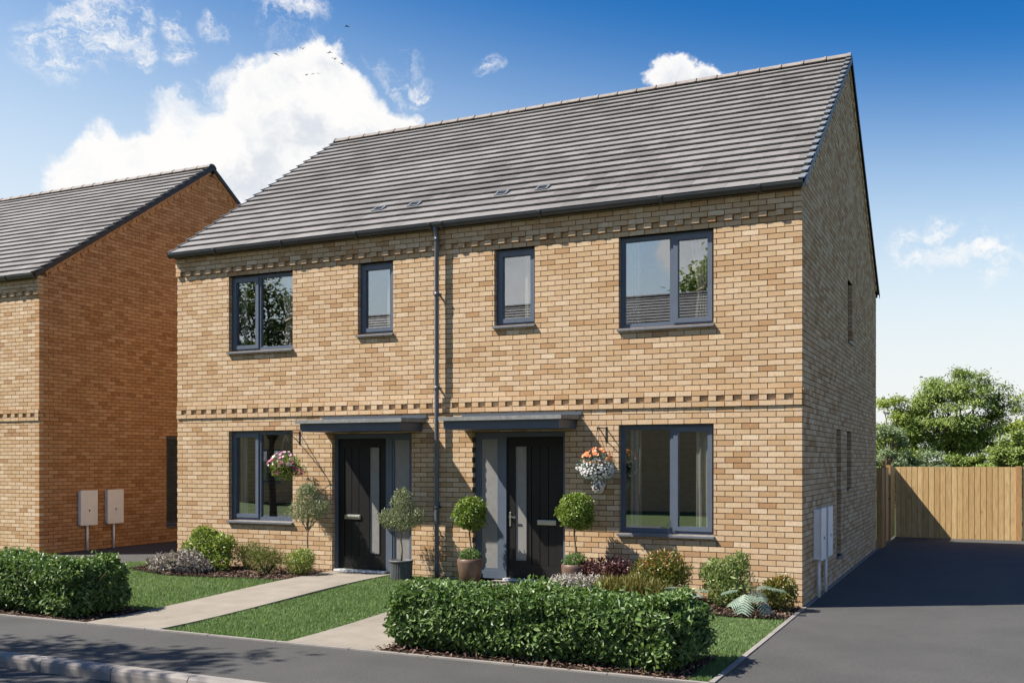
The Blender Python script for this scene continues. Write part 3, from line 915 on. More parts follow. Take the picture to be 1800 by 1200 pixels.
def build_gutter(house, width, brackets, pipe_x=None):
    # half-round gutter hung on a fascia
    MB().box(-width, 0, -.060, -.034, 5.415, 5.475).build('fascia', 'gutter_plastic', house)
    r = .062; cy, cz = -.138, 5.476
    arc = [(cy + r * math.cos(a), cz + r * 1.1 * math.sin(a)) for a in np.linspace(math.pi, 2 * math.pi, 12)]
    inn = [(cy + (r - .005) * math.cos(a), cz + (r * 1.1 - .005) * math.sin(a)) for a in np.linspace(2 * math.pi, math.pi, 12)]
    g = MB().extrude(arc + inn, -width - .03, .03).build('gutter', 'gutter_plastic', house)
    for x in (-width - .036, .029):
        MB().extrude([(cy + (r + .006) * math.cos(a), cz + (r + .006) * 1.1 * math.sin(a)) for a in np.linspace(math.pi, 2 * math.pi, 12)], x, x + .008).build('end_cap', 'gutter_plastic', g)
    ba = [(cy + (r + .018) * math.cos(a), cz + .006 + (r + .018) * 1.1 * math.sin(a)) for a in np.linspace(math.pi * .97, 2 * math.pi * 1.01, 12)]
    bi = [(cy + (r + .0015) * math.cos(a), cz + (r + .0015) * 1.1 * math.sin(a)) for a in np.linspace(2 * math.pi * 1.01, math.pi * .97, 12)]
    bm = MB().extrude(ba + bi, -.028, .028).mesh('gutter_bracket'); bm.materials.append(MATS['gutter_plastic'])
    for x in brackets:
        o = link('gutter_bracket', bm, None, g); o.location = (x, 0, 0)
    if pipe_x is not None:
        px = pipe_x; py = -.095
        p = MB().tube([(px, cy, 5.44), (px, cy, 5.37), (px, py, 5.26), (px, py, .30), (px, py, .13)], .034, 14).build('downpipe', 'pipe_plastic', house)
        for z in (5.40, 5.255, 4.42, 3.0, 1.2):
            MB().tube([(px, py if z < 5.3 else cy, z - .03), (px, py if z < 5.3 else cy, z + .03)], .040, 14).build('pipe_collar', 'pipe_plastic', p)
        for z in (4.42, 3.0, 1.2):
            MB().box(px - .012, px + .012, py + .039, -.002, z - .012, z + .012).box(px + .041, px + .085, py - .008, py + .008, z - .008, z + .008).build('pipe_bracket', 'iron_black', p)


def window(house, op, opener, name='window'):
    """casement window set back in its reveal: frame with mullion, opening sash, panes, sill"""
    x0, x1, z0, z1 = op; y0, y1 = .085, .15; f = .052
    m = MB()
    m.box(x0, x0 + f, y0, y1, z0 + .002, z1); m.box(x1 - f, x1, y0, y1, z0 + .002, z1)
    m.box(x0 + f, x1 - f, y0 + .001, y1 - .001, z1 - f, z1); m.box(x0 + f, x1 - f, y0 + .001, y1 - .001, z0 + .002, z0 + f)
    w = x1 - x0
    if opener == 'single': sash = (x0 + f, x1 - f); fixed = None
    else:
        mw = .055
        if opener == 'left': mx = x0 + w * .42; sash = (x0 + f, mx); fixed = (mx + mw, x1 - f)
        else: mx = x1 - w * .42 - mw; sash = (mx + mw, x1 - f); fixed = (x0 + f, mx)
        m.box(mx, mx + mw, y0 + .002, y1 - .002, z0 + f, z1 - f)
    win = m.build(name, 'window_frame', house)
    a, b = sash; c, d = z0 + f, z1 - f; t = .05; s0 = y0 - .016; o_ = .012
    s = MB(); s.box(a - o_, a + t, s0, y1 - .02, c - o_, d + o_); s.box(b - t, b + o_, s0, y1 - .02, c - o_, d + o_)
    s.box(a + t, b - t, s0 + .001, y1 - .021, d - t, d + o_); s.box(a + t, b - t, s0 + .001, y1 - .021, c - o_, c + t)
    s.build('sash', 'window_frame', win)
    MB().box(a + t - .005, b - t + .005, y0 + .026, y0 + .030, c + t - .005, d - t + .005).build('pane', 'window_glass', win)
    if fixed:
        a, b = fixed; MB().box(a - .003, b + .003, y0 + .030, y0 + .034, c - .003, d + .003).build('pane', 'window_glass', win)
        bd = MB(); q = .014
        bd.box(a, a + q, y0 + .012, y0 + .029, c, d); bd.box(b - q, b, y0 + .012, y0 + .029, c, d); bd.box(a + q, b - q, y0 + .012, y0 + .029, d - q, d); bd.box(a + q, b - q, y0 + .012, y0 + .029, c, c + q)
        bd.build('glazing_bead', 'window_frame', win)
    MB().extrude([(-.05, z0 - .045), (.12, z0 - .045), (.12, z0 - .004), (.07, z0 + .001), (-.05, z0 - .018)], x0 - .012, x1 + .012).build('sill', 'sill_grey', win)
    return win


def front_door(house, op, mirror):
    """black plank door with slim glazed strip and a frosted sidelight, in one grey frame"""
    x0, x1, z0, z1 = op; zt = .168
    def X(v): return (x1 - (v - x0)) if mirror else v       # door1: slab on the left, sidelight on the right
    def bx(m, a, b, *r):
        a, b = X(a), X(b); m.box(min(a, b), max(a, b), *r); return m
    y0, y1 = .075, .145
    a0 = x0 + .058; a1 = a0 + .915; b0 = a1 + .115; b1 = x1 - .06
    fr = MB()
    bx(fr, x0, a0, y0, y1, zt - .02, z1); bx(fr, a1, b0, y0, y1, zt - .02, z1); bx(fr, b1, x1, y0, y1, zt - .02, z1)
    bx(fr, a0, a1, y0 + .001, y1 - .001, z1 - .07, z1); bx(fr, b0, b1, y0 + .001, y1 - .001, z1 - .07, z1)
    bx(fr, b0, b1, y0 + .001, y1 - .001, zt - .02, zt + .10)
    frame = fr.build('door_frame', 'window_frame', house)
    gl = MB(); bx(gl, b0 + .034, b1 - .034, y0 + .03, y0 + .036, zt + .13, z1 - .10); gl.build('sidelight', 'frosted_glass', frame)
    bd = MB(); q = .034
    bx(bd, b0, b0 + q, y0 + .012, y0 + .045, zt + .10, z1 - .07); bx(bd, b1 - q, b1, y0 + .012, y0 + .045, zt + .10, z1 - .07)
    bx(bd, b0 + q, b1 - q, y0 + .013, y0 + .044, z1 - .104, z1 - .07); bx(bd, b0 + q, b1 - q, y0 + .013, y0 + .044, zt + .10, zt + .134)
    bd.build('sidelight_bead', 'window_frame', frame)
    th = MB(); bx(th, a0 - .02, a1 + .02, -.012, y1 - .05, zt - .034, zt - .002); th.build('threshold', 'threshold_metal', frame)
    # door leaf: stiles, rails, planks between them
    d0, d1 = zt, z1 - .075; ly = y0 + .028
    lf = MB(); L0, L1 = a0 + .006, a1 - .006
    p0, p1 = L0 + .105, L0 + .515; g0, g1 = L0 + .585, L0 + .775; zl = zt + .26; zh = d1 - .14
    bx(lf, L0, p0, ly, ly + .045, d0, d1); bx(lf, p1, g0, ly, ly + .045, d0, d1); bx(lf, g1, L1, ly, ly + .045, d0, d1)
    bx(lf, p0, p1, ly + .001, ly + .044, d0, d0 + .20); bx(lf, p0, p1, ly + .001, ly + .044, zh, d1)
    bx(lf, g0, g1, ly + .001, ly + .044, d0, zl); bx(lf, g0, g1, ly + .001, ly + .044, zh, d1)
    leaf = lf.build('door', 'door_black', house)
    n = 3; w = (p1 - p0) / n
    for i in range(n):
        pl = MB(); bx(pl, p0 + i * w + .004, p0 + (i + 1) * w - .004, ly + .010, ly + .036, d0 + .2, zh); pl.build('plank', 'door_black', leaf, bevel=.003)
    bk = MB(); bx(bk, p0, p1, ly + .030, ly + .043, d0 + .2, zh); bk.build('plank_backing', 'door_black', leaf)
    gp = MB(); bx(gp, g0, g1, ly + .014, ly + .02, zl, zh); gp.build('glazed_strip', 'frosted_glass', leaf)
    gb = MB(); e = .014
    bx(gb, g0 - e, g0 + .004, ly - .008, ly + .012, zl - e, zh + e); bx(gb, g1 - .004, g1 + e, ly - .008, ly + .012, zl - e, zh + e)
    bx(gb, g0 + .004, g1 - .004, ly - .007, ly + .012, zh, zh + e); bx(gb, g0 + .004, g1 - .004, ly - .007, ly + .012, zl - e, zl)
    gb.build('glazing_bead', 'door_black', leaf)
    lb = MB(); bx(lb, p0 + .01, p0 + .31, ly - .012, ly + .012, .965, 1.035); lbo = lb.build('letterbox', 'steel', leaf, bevel=.004)
    lp = MB(); bx(lp, p0 + .03, p0 + .29, ly - .016, ly - .0115, .985, 1.018); lp.build('flap', 'steel', lbo, bevel=.002)
    hx = L1 - .05
    h = MB(); bx(h, hx - .014, hx + .014, ly - .012, ly + .002, .93, 1.14); ho = h.build('handle_plate', 'steel', leaf, bevel=.003)
    h = MB(); bx(h, hx - .10, hx + .008, ly - .046, ly - .034, 1.06, 1.078); bx(h, hx - .008, hx + .008, ly - .0345, ly - .012, 1.061, 1.077); h.build('lever', 'steel', ho)


def canopy(house, x0, x1):
    m = MB(); m.extrude([(-.70, 2.475), (.0, 2.490), (.0, 2.556), (-.70, 2.532)], x0, x1); c = m.build('door_canopy', 'canopy_lead', house)
    MB().box(x0 + .055, x1 - .055, -.645, -.001, 2.352, 2.476).build('canopy_fascia', 'canopy_fascia', c)
    MB().box(x0 + .02, x1 + .03, -.020, -.001, 2.557, 2.600).build('flashing', 'canopy_fascia', c)


def rooms(house, width=W):
    m = MB()
    m.box(-width + .31, -.31, 3.6, 3.7, .0, 5.3); m.box(-width + .31, -.31, .31, 3.6, 2.50, 2.66); m.box(-width / 2 - .06, -width / 2 + .06, .31, 3.6, .1, 5.3)
    for s in (-1, 1):
        for d in (1.75, ): m.box(-width / 2 + s * d - .05, -width / 2 + s * d + .05, .31, 3.6, .1, 5.3)
    m.box(-width + .31, -.31, .31, 3.6, 5.28, 5.36)
    m.build('room_partition', 'room_wall', house)
    MB().box(-width + .31, -.31, .31, 3.6, .0, .10).box(-width + .31, -.31, .31, 3.6, 2.661, 2.675).build('room_floor', 'room_floor', house)


def gable_window(house, op, kind):
    y0, y1, z0, z1 = op
    m = MB(); f = .05; a, b = -.15, -.09
    m.box(a, b, y0, y0 + f, z0, z1); m.box(a, b, y1 - f, y1, z0, z1); m.box(a + .001, b - .001, y0 + f, y1 - f, z1 - f, z1); m.box(a + .001, b - .001, y0 + f, y1 - f, z0, z0 + f)
    w = m.build('gable_window', 'window_frame', house)
    MB().box(-.122, -.118, y0 + f - .003, y1 - f + .003, z0 + f - .003, z1 - f + .003).build('pane', 'window_glass', w)
    MB().box(-.12, .035, y0 - .01, y1 + .01, z0 - .04, z0 - .005).build('sill', 'sill_grey', w)


FRONT_OPS = list(WIN.values()) + [DOOR1, DOOR2]
house = tag(empty('brick_house', (0, 0, 0)), 'large buff brick pair of homes with two black front doors under grey tiled roof', 'house')
fw, gw = mirror_core('core', FRONT_OPS, house, gops=GWIN)
lay_bricks(house, fw, gw, front_bricks(FRONT_OPS), gable_bricks(GWIN), (0, 0, 0))
build_roof(house, W, 300, 'verge_grey', vents=(-6.88, -6.20, -4.63, -3.94))
build_gutter(house, W, (-9.65, -8.25, -6.79, -5.45, -5.25, -3.64, -1.84, -.52), pipe_x=-5.37)
for k, opn in (('a', 'left'), ('b', 'single'), ('c', 'single'), ('d', 'right'), ('e', 'left'), ('f', 'right')): window(house, WIN[k], opn)
front_door(house, DOOR1, False); front_door(house, DOOR2, True)
canopy(house, -7.555, -5.625); canopy(house, -5.0, -3.08)
rooms(house)
for i, g in enumerate(GWIN): gable_window(house, g, i)

# the neighbour on the left: same family of house, set a little back
NLOC = (-14.607, .42, .055)
nb = tag(empty('brick_house', NLOC), 'brick house cut off at the left with shaded orange-brown gable', 'house')
NOPS = [(-4.6, -3.25, 3.75, 5.025), (-4.6, -3.25, .90, 2.40), (-8.6, -7.3, 3.75, 5.025), (-8.6, -7.3, .9, 2.4)]
NG = [(3.36, 4.50, .375, 2.40)]
nf, ng = mirror_core('core', NOPS, nb, gops=NG)
lay_bricks(nb, nf, ng, front_bricks(NOPS), gable_bricks(NG), NLOC, gmat='shade_tinted_brick')
build_roof(nb, W, 300, 'verge_black', loc=NLOC)
build_gutter(nb, W, (-.75, -2.2, -3.7, -5.2, -6.8, -8.3, -9.8))
for o_ in NOPS: window(nb, o_, 'right')
rooms(nb)
gable_window(nb, NG[0], 0)

# a terrace over the road, seen only as a reflection in the windows
OW = 25.0
ob = tag(empty('brick_terrace', (-29.0, -22.5, 0), math.pi), 'brick terrace across the road mirrored as a dark roof in the upper windows', 'house')
OOPS = [(-x - 1.35, -x, z0, z1) for x in (1.2, 8.0, 10.4, 16.5, 22.9) for z0, z1 in ((3.75, 5.025), (.9, 2.4))]
of, og = mirror_core('core', OOPS, ob, width=OW)
of.data.materials[0] = MATS['brick_pattern']; og.data.materials[0] = MATS['brick_pattern']
build_roof(ob, OW, 0, 'verge_black', loc=(-6, -22, 0))
for o_ in OOPS: window(ob, o_, 'right')
rooms(ob, OW)


# ------------------------------------------------------------------ things on and by the houses
def curtain(x0, x1, z0, z1, label, tie=None, y=.172, folds=5):
    """hanging cloth with folds; tie = (height, side) gathers it towards one side"""
    nu, nv = folds * 8 + 1, 22
    V = []
    for j in range(nv):
        t = j / (nv - 1); z = z1 - (z1 - z0) * t
        sq = 1.0
        if tie:
            d = (z - tie[0]); sq = .50 + .50 * min(1, (abs(d) / (z1 - tie[0] if d > 0 else 1.6)) ** .8)
        for i in range(nu):
            u = i / (nu - 1); x = x0 + (x1 - x0) * u
            if tie: x = (x1 - (x1 - x) * sq) if tie[1] > 0 else (x0 + (x - x0) * sq)
            V.append((x, y + .020 * math.sin(u * folds * 2 * math.pi) + .006 * math.sin(u * 31 + t * 4), z))
    i = np.arange(nu * nv).reshape(nv, nu)
    F = np.stack([i[:-1, :-1], i[:-1, 1:], i[1:, 1:], i[1:, :-1]], -1).reshape(-1, 4)
    o = link('curtain', np_mesh('curtain', V, F, np.tile(.5 + .5 * np.sin(np.linspace(0, folds * 2 * math.pi, nu)), nv), True), 'curtain_cloth')  # tone runs with the folds: fold shading put into the cloth colour
    o.modifiers.new('thickness', 'SOLIDIFY').thickness = .004
    tag(o, label, 'curtain', 'curtains hanging inside the front windows')
    if tie:
        xs = x1 if tie[1] > 0 else x0; s = -tie[1]
        m = MB(); m.tube([(xs, y - .035, tie[0] + .03), (xs + s * .06, y - .045, tie[0]), (xs + s * .14, y - .04, tie[0] - .03)], .018, 8); m.build('tieback', 'curtain_cloth', o)
    return o


curtain(-8.54, -8.25, 3.72, 5.0, 'tied curtain at the right edge of the upper window farthest from the gable', (4.25, 1), folds=4)
curtain(-9.37, -9.22, 3.72, 5.0, 'straight curtain at the left edge of the upper window farthest from the gable', folds=4)
curtain(-6.42, -6.27, 3.85, 5.0, 'narrow pale curtain in the small upper window left of the downpipe', folds=2)
curtain(-4.02, -3.86, 3.85, 5.0, 'narrow pale curtain in the small upper window right of the downpipe', folds=2)
curtain(-2.44, -2.24, 3.72, 5.0, 'curtain at the left edge of the wide upper window nearest the gable', folds=5)
curtain(-1.54, -1.285, 3.72, 5.0, 'tied pale curtain at the right edge of the wide upper window nearest the gable', (4.25, 1), folds=4)
curtain(-9.37, -9.22, .85, 2.38, 'curtain inside the ground floor window behind the pink hanging basket', folds=2)
curtain(-2.38, -2.22, .85, 2.38, 'left curtain inside the ground floor window beside the orange hanging basket', folds=2)
curtain(-1.44, -1.24, .85, 2.38, 'right pale curtain inside the ground floor window beside the orange hanging basket', folds=2)


def meter_box(loc, label, group, dp=.095):
    """wall box facing +x with a conduit down to the ground"""
    t = empty('meter_box', loc)
    MB().box(.001, dp, -.20, .20, .53, 1.22).build('box', 'meter_white', t, bevel=.006)
    d = MB().box(dp + .001, dp + .022, -.215, .215, .515, 1.235).build('lid', 'meter_white', t, bevel=.006)
    MB().box(dp + .0225, dp + .028, -.012, .012, .80, .84).build('lock', 'iron_black', d)
    MB().tube([(dp * .45, 0, .54), (dp * .45, 0, -.01)], .024, 10).build('conduit', 'meter_white', t)
    tag(t, label, 'meter box', group)


meter_box((0, 1.12, .01), 'white meter box on the grey shaded gable, nearer the front corner', 'meter boxes on the main gable')
meter_box((0, 1.78, .01), 'white meter box on the grey shaded gable, farther from the front corner', 'meter boxes on the main gable')
meter_box((NLOC[0], NLOC[1] + 1.13, .055), 'white meter box on the orange-brown gable, nearer its front corner', 'meter boxes on the neighbouring gable', .075)
meter_box((NLOC[0], NLOC[1] + 1.82, .055), 'white meter box on the orange-brown gable, farther from its front corner', 'meter boxes on the neighbouring gable', .075)


# timber fence behind the drive, with a gate in the return beside the house
def board_mesh(w, h, t=.018):
    m = MB().box(-w / 2, w / 2, -t / 2, t / 2, 0, h); me = m.mesh('board'); me.materials.append(MATS['fence_timber']); return me


fence = tag(empty('timber_fence', (0, 13.27, 0)), 'tall honey coloured close-board fence across the end of the drive', 'fence')
bmesh_ = board_mesh(.117, 1.745, .018)
strip_ = board_mesh(.060, 1.74, .016)
x = .17; i = 0
while x < 8.6:
    if not (2.80 < x < 2.90 or 5.79 < x < 5.89):
        o = link('board', bmesh_, None, fence); o.location = (x, random.uniform(-.004, .004), random.uniform(-.004, .004)); o.rotation_euler = (0, 0, random.uniform(-.02, .02))
        link('cover_strip', strip_, None, fence).location = (x + .064, .024, 0)
    x += .128; i += 1
for x in (2.85, 5.84, 8.7): MB().box(x - .065, x + .065, -.035, .06, -.1, 1.765).build('post', 'post_timber', fence, bevel=.004)
for z in (.35, 1.4): MB().box(.18, 8.6, .034, .07, z, z + .09).build('rail', 'post_timber', fence)
MB().box(.18, 8.6, -.004, .009, -.05, .004).build('gravel_board', 'post_timber', fence)

gate = tag(empty('garden_gate', (.09, 10.25, 0)), 'slim timber side gate in shade beside the rear corner of the house', 'gate')
gm = MB().box(-.009, .009, -.066, .066, .05, 1.74).mesh('board'); gm.materials.append(MATS['fence_timber'])
for k in range(8): link('board', gm, None, gate).location = (0, .22 + k * .132, 0)
for y in (.05, 1.33): MB().box(-.05, .05, y - .05, y + .05, -.1, 1.79).build('post', 'post_timber', gate, bevel=.004)
for z in (.3, 1.0, 1.5): MB().box(-.048, -.0095, .12, 1.27, z, z + .09).build('rail', 'post_timber', gate)
MB().tube([(.012, 1.16, 1.02), (.05, 1.16, 1.02), (.05, 1.24, 1.02)], .012, 8).build('latch', 'iron_black', gate)
MB().box(-.09, .03, -.58, -.01, 0, 1.74).build('filler_panel', 'post_timber', gate)
ret = tag(empty('timber_fence', (.09, 11.66, 0)), 'short return of timber fence between the gate and the long fence', 'fence')
for k in range(12): link('board', gm, None, ret).location = (0, .075 + k * .132, -.01)
MB().box(-.05, -.0095, 0, 1.5, .35, .44).build('rail', 'post_timber', ret); MB().box(-.05, -.0095, 0, 1.5, 1.4, 1.49).build('rail', 'post_timber', ret)


# ------------------------------------------------------------------ plants
def blob_leaves(blobs, n, L, Wd, g, shell=.55, up=.35, flat=0.0, hexa=False, fold=.25, curl=0.0, tonef=None, jitter=.8):
    """leaves spread through a union of ellipsoids (cx,cy,cz,rx,ry,rz,weight)"""
    P, Nn, T = [], [], []
    wt = np.array([b[6] if len(b) > 6 else b[3] * b[5] for b in blobs], dtype=float); wt /= wt.sum()
    cnt = g.multinomial(n, wt)
    for b, c in zip(blobs, cnt):
        d = rand_dirs(c, g); r = (shell + (1 - shell) * g.uniform(0, 1, c) ** .6) * (1 + .10 * np.sin(d[:, 0] * 5 + b[0] * 9) * np.cos(d[:, 2] * 6 + b[1] * 7))
        r = r * g.normal(1, .045, c)
        P.append(np.array(b[:3]) + d * r[:, None] * np.array(b[3:6])); Nn.append(unit(d / np.array(b[3:6])))
        T.append(r)
    P = np.concatenate(P); Nn = np.concatenate(Nn); n = len(P)
    U = unit(Nn + rand_dirs(n, g) * jitter)
    A = unit(np.cross(U, rand_dirs(n, g)) + np.array([0, 0, up]) + Nn * .25)
    ln = g.uniform(.65, 1.25, n) * L; wd = g.uniform(.8, 1.2, n) * Wd
    tone = g.beta(2.2, 2.4, n)
    if tonef is not None: tone = np.clip(tonef(P, tone, g), 0, 1)
    return leaves_mesh('foliage', P, A, U, ln, wd, tone, fold, hexa, curl)


def twigs(m, base, tips, r0, r1, g, mid=.5, sag=.0):
    for t in tips:
        b = np.array(base, dtype=float); t = np.array(t, dtype=float)
        c = b * (1 - mid) + t * mid + np.array([g.normal(0, .04), g.normal(0, .04), .06]) * np.linalg.norm(t - b)
        m.tube([tuple(b), tuple(c), tuple(t)], [r0, (r0 + r1) / 2, r1], 5, caps=False)


def shrub(name, label, cat, loc, blobs, n, L, Wd, mat, seed, stem_mat='bark_brown', ntw=9, group=None, **kw):
    g = np.random.default_rng(seed); z = float(gz(loc[0], loc[1])) if len(loc) < 3 else loc[2]
    t = empty(name, (loc[0], loc[1], z))
    f = link('foliage', blob_leaves(blobs, n, L, Wd, g, **kw), mat, t)
    m = MB(); tips = []
    for k in range(ntw):
        b = blobs[k % len(blobs)]; d = rand_dirs(1, g)[0]; d[2] = abs(d[2]); tips.append(np.array(b[:3]) + d * np.array(b[3:6]) * .75)
    twigs(m, (0, 0, -.02), tips, .010, .003, g); m.build('stem', stem_mat, t)
    return tag(t, label, cat, group)


# left bed
shrub('heather', 'spreading silvery-purple shrub at the left end of the bed beside the lawn', 'shrub', (-9.62, -1.02), [(-.25, 0, .12, .34, .30, .15, 2), (.12, -.02, .16, .36, .30, .19, 2.4), (.40, .05, .10, .20, .22, .12, .8)], 2600, .075, .026, 'silver_leaf', 11, up=.2, shell=.45, curl=.2)
shrub('laurel_bush', 'tall bright green bush near the left corner of the front wall', 'shrub', (-9.38, -.58), [(0, 0, .34, .34, .30, .26, 2.5), (-.12, 0, .52, .22, .2, .18, 1.4), (.24, .02, .40, .24, .22, .20, 1.2), (.34, -.1, .16, .20, .2, .15, .7), (-.26, -.05, .34, .20, .2, .18, .8)], 3400, .062, .036, 'fresh_leaf', 12, shell=.4)
shrub('bronze_shrub', 'loose shrub with dark red sprigs under the left ground floor window', 'shrub', (-8.72, -.42), [(0, 0, .20, .24, .22, .20, 2), (.10, 0, .34, .2, .18, .14, 1), (-.14, 0, .30, .14, .14, .14, .7)], 1200, .045, .014, 'sprig_leaf', 13, shell=.2, up=.9, tonef=lambda P, t, g: t * .6 + .75 * np.clip((P[:, 2] - .25) * 2.2, 0, 1) * g.uniform(.2, 1, len(P)), ntw=16)
shrub('feathery_shrub', 'feathery yellow-green shrub in the left bed beside the concrete path', 'shrub', (-8.05, -.78), [(0, 0, .18, .30, .24, .18, 2), (-.18, 0, .28, .18, .18, .15, 1), (.20, .02, .26, .18, .18, .15, 1), (.02, 0, .34, .14, .14, .12, .6)], 1900, .045, .013, 'sprig_leaf', 14, shell=.2, up=.8, tonef=lambda P, t, g: t * .75, ntw=18)
shrub('box_bush', 'rounded light green bush at the foot of the left olive standard', 'shrub', (-7.52, -.62), [(0, 0, .21, .25, .24, .20, 2), (.07, -.02, .27, .19, .18, .15, 1)], 2200, .034, .018, 'fresh_leaf', 15, shell=.5)


def standard(name, label, loc, stem_h, fork, crown, n, L, Wd, mat, seed, pot=None, under=None, cat='tree', bark_='bark_pale', **kw):
    """clipped tree on a bare stem, with or without its pot"""
    g = np.random.default_rng(seed); z = float(gz(loc[0], loc[1]))
    if pot: z += .004
    t = empty(name, (loc[0], loc[1], z))
    base = 0.0
    if pot == 'brown':
        p = MB().lathe([(.125, 0), (.140, .01), (.178, .22), (.186, .31), (.184, .355), (.172, .365), (.160, .355), (.156, .325)], 32).build('pot', 'pot_brown', t); base = .325
    elif pot == 'grey':
        p = MB().lathe([(.152, 0), (.158, .01), (.166, .20), (.172, .262)], 72, rib=.022, ribs=1)
        p.lathe([(.168, .262), (.182, .266), (.182, .292), (.162, .294), (.158, .255)], 40); p = p.build('pot', 'pot_grey', t); base = .255
    if pot: MB().lathe([(.150, base - .02), (.154, base), (.02, base + .012)], 24).build('soil', 'soil', p)
    m = MB(); fk = base + (stem_h - base) * fork
    w = .012
    m.tube([(0, 0, max(base - .03, -.03) if pot else -.03), (w, .003, base + (fk - base) * .4), (-w * .6, 0, base + (fk - base) * .75), (0, 0, fk)], [.016, .0135, .0125, .0125], 10)
    for b in crown[:6]:
        q = np.array(b[:3]); m.tube([(0, 0, fk - .01), tuple(np.array([0, 0, fk]) * .45 + q * .55 + np.array([g.normal(0, .02), g.normal(0, .02), -.02])), tuple(q)], [.011, .008, .005], 7, caps=False)
    m.build('stem', bark_, t)
    link('crown', blob_leaves(crown, n, L, Wd, g, **kw), mat, t)
    if under: link('underplanting', blob_leaves([(0, 0, base + .085, .155, .155, .10)], 1100, .030, .016, g, shell=.4), under, t)
    return tag(t, label, cat)


standard('olive_tree', 'olive standard planted in the ground left of the left door', (-7.50, -.45), .86, .80,
         [(0, 0, 1.20, .20, .20, .20, 3), (-.19, 0, .98, .20, .18, .17, 2), (.19, 0, 1.02, .19, .18, .17, 2), (0, .02, .93, .24, .2, .16, 2), (-.02, 0, 1.33, .12, .12, .10, 1), (.30, 0, 1.07, .09, .10, .10, .5)],
         4200, .042, .0125, 'olive_leaf', 21, shell=.35, up=.7)
standard('olive_tree', 'olive standard in a ribbed grey pot right of the left door', (-5.81, -.40), .86, .78,
         [(.02, 0, 1.12, .19, .20, .20, 3), (-.20, 0, .90, .19, .18, .16, 2), (.16, 0, .92, .19, .18, .17, 2), (0, .02, .84, .24, .2, .15, 2), (.02, 0, 1.27, .11, .12, .10, 1), (.30, 0, .95, .09, .10, .12, .6)],
         4200, .042, .0125, 'olive_leaf', 22, pot='grey', shell=.35, up=.7)
standard('topiary_tree', 'box ball topiary in a brown pot left of the right door', (-4.64, -.40), .85, .98,
         [(0, 0, 1.00, .235, .23, .225, 4), (-.07, 0, .97, .20, .20, .18, 1), (.05, 0, 1.10, .19, .2, .16, 1.2), (.09, 0, .93, .17, .17, .15, .8), (-.05, 0, 1.12, .16, .16, .14, .7)], 5600, .036, .024, 'box_leaf', 23, pot='brown', under='mint_leaf', shell=.66, up=.2, jitter=.8)
standard('topiary_tree', 'box ball topiary in a brown pot right of the right door', (-2.98, -.45), .92, .98,
         [(.02, 0, 1.08, .235, .23, .235, 4), (-.08, 0, 1.06, .19, .19, .2, 1), (.09, 0, 1.17, .18, .18, .16, 1), (.10, 0, 1.00, .18, .18, .16, 1), (-.03, 0, 1.21, .17, .17, .13, .8)], 5600, .036, .024, 'box_leaf', 24, pot='brown', under='mint_leaf', shell=.66, up=.2, jitter=.8)

# right bed
shrub('burgundy_shrub', 'dark burgundy leaved shrub below the window by the right door', 'shrub', (-2.58, -.42), [(0, 0, .27, .36, .28, .19, 2.5), (.24, 0, .30, .22, .2, .17, 1), (-.22, 0, .26, .2, .2, .16, 1)], 2600, .044, .021, 'burgundy_leaf', 31, shell=.35, up=.5, ntw=16)
shrub('silver_shrub', 'low silvery white-leaved shrub beside the right path behind the hedge', 'shrub', (-2.78, -.86), [(-.10, 0, .12, .34, .26, .14, 2), (.24, .02, .12, .28, .24, .13, 1.6)], 2000, .075, .027, 'silver_leaf', 32, shell=.45, up=.2, curl=.2, tonef=lambda P, t, g: t * .6 + .42)
shrub('sedge', 'olive-yellow strappy sedge clump between the silver shrub and the photinia', 'plant', (-2.02, -.95), [(-.26, 0, .10, .24, .22, .12, 1), (.06, 0, .12, .26, .22, .14, 1), (.34, .02, .09, .2, .2, .11, .7)], 1900, .15, .017, 'sedge_leaf', 33, shell=.1, up=1.3, ntw=4)
shrub('photinia', 'large rounded photinia with orange-red shoots in the middle of the right bed', 'shrub', (-1.70, -.62), [(0, 0, .26, .38, .32, .26, 3), (.04, 0, .46, .27, .24, .20, 1.5), (.18, 0, .36, .25, .22, .20, 1), (-.18, 0, .34, .24, .22, .20, 1)], 4200, .050, .023, 'photinia_leaf', 34, shell=.5, up=.7, tonef=lambda P, t, g: t * .62 + .42 * np.clip((P[:, 2] - .24) * 2.2, 0, 1) * g.uniform(0, 1, len(P)) ** .8)
shrub('photinia', 'small photinia with red shoots at the right front corner of the house', 'shrub', (-.20, -.40), [(0, 0, .20, .22, .22, .20, 2), (.02, 0, .32, .17, .17, .14, 1), (-.10, -.06, .24, .16, .16, .16, .7)], 2300, .046, .021, 'photinia_leaf', 35, shell=.5, up=.7, tonef=lambda P, t, g: t * .60 + .45 * np.clip((P[:, 2] - .16) * 2.5, 0, 1) * g.uniform(0, 1, len(P)) ** .8)
shrub('variegated_shrub', 'upright pale green bush between the two photinias', 'shrub', (-.86, -.52), [(0, 0, .20, .30, .28, .20, 2), (-.05, 0, .42, .27, .24, .22, 1.8), (.17, 0, .55, .13, .13, .15, .7), (-.22, 0, .40, .15, .15, .15, .6), (.10, .02, .30, .28, .24, .2, 1)], 3000, .062, .024, 'variegated_leaf', 36, shell=.4, up=.7)


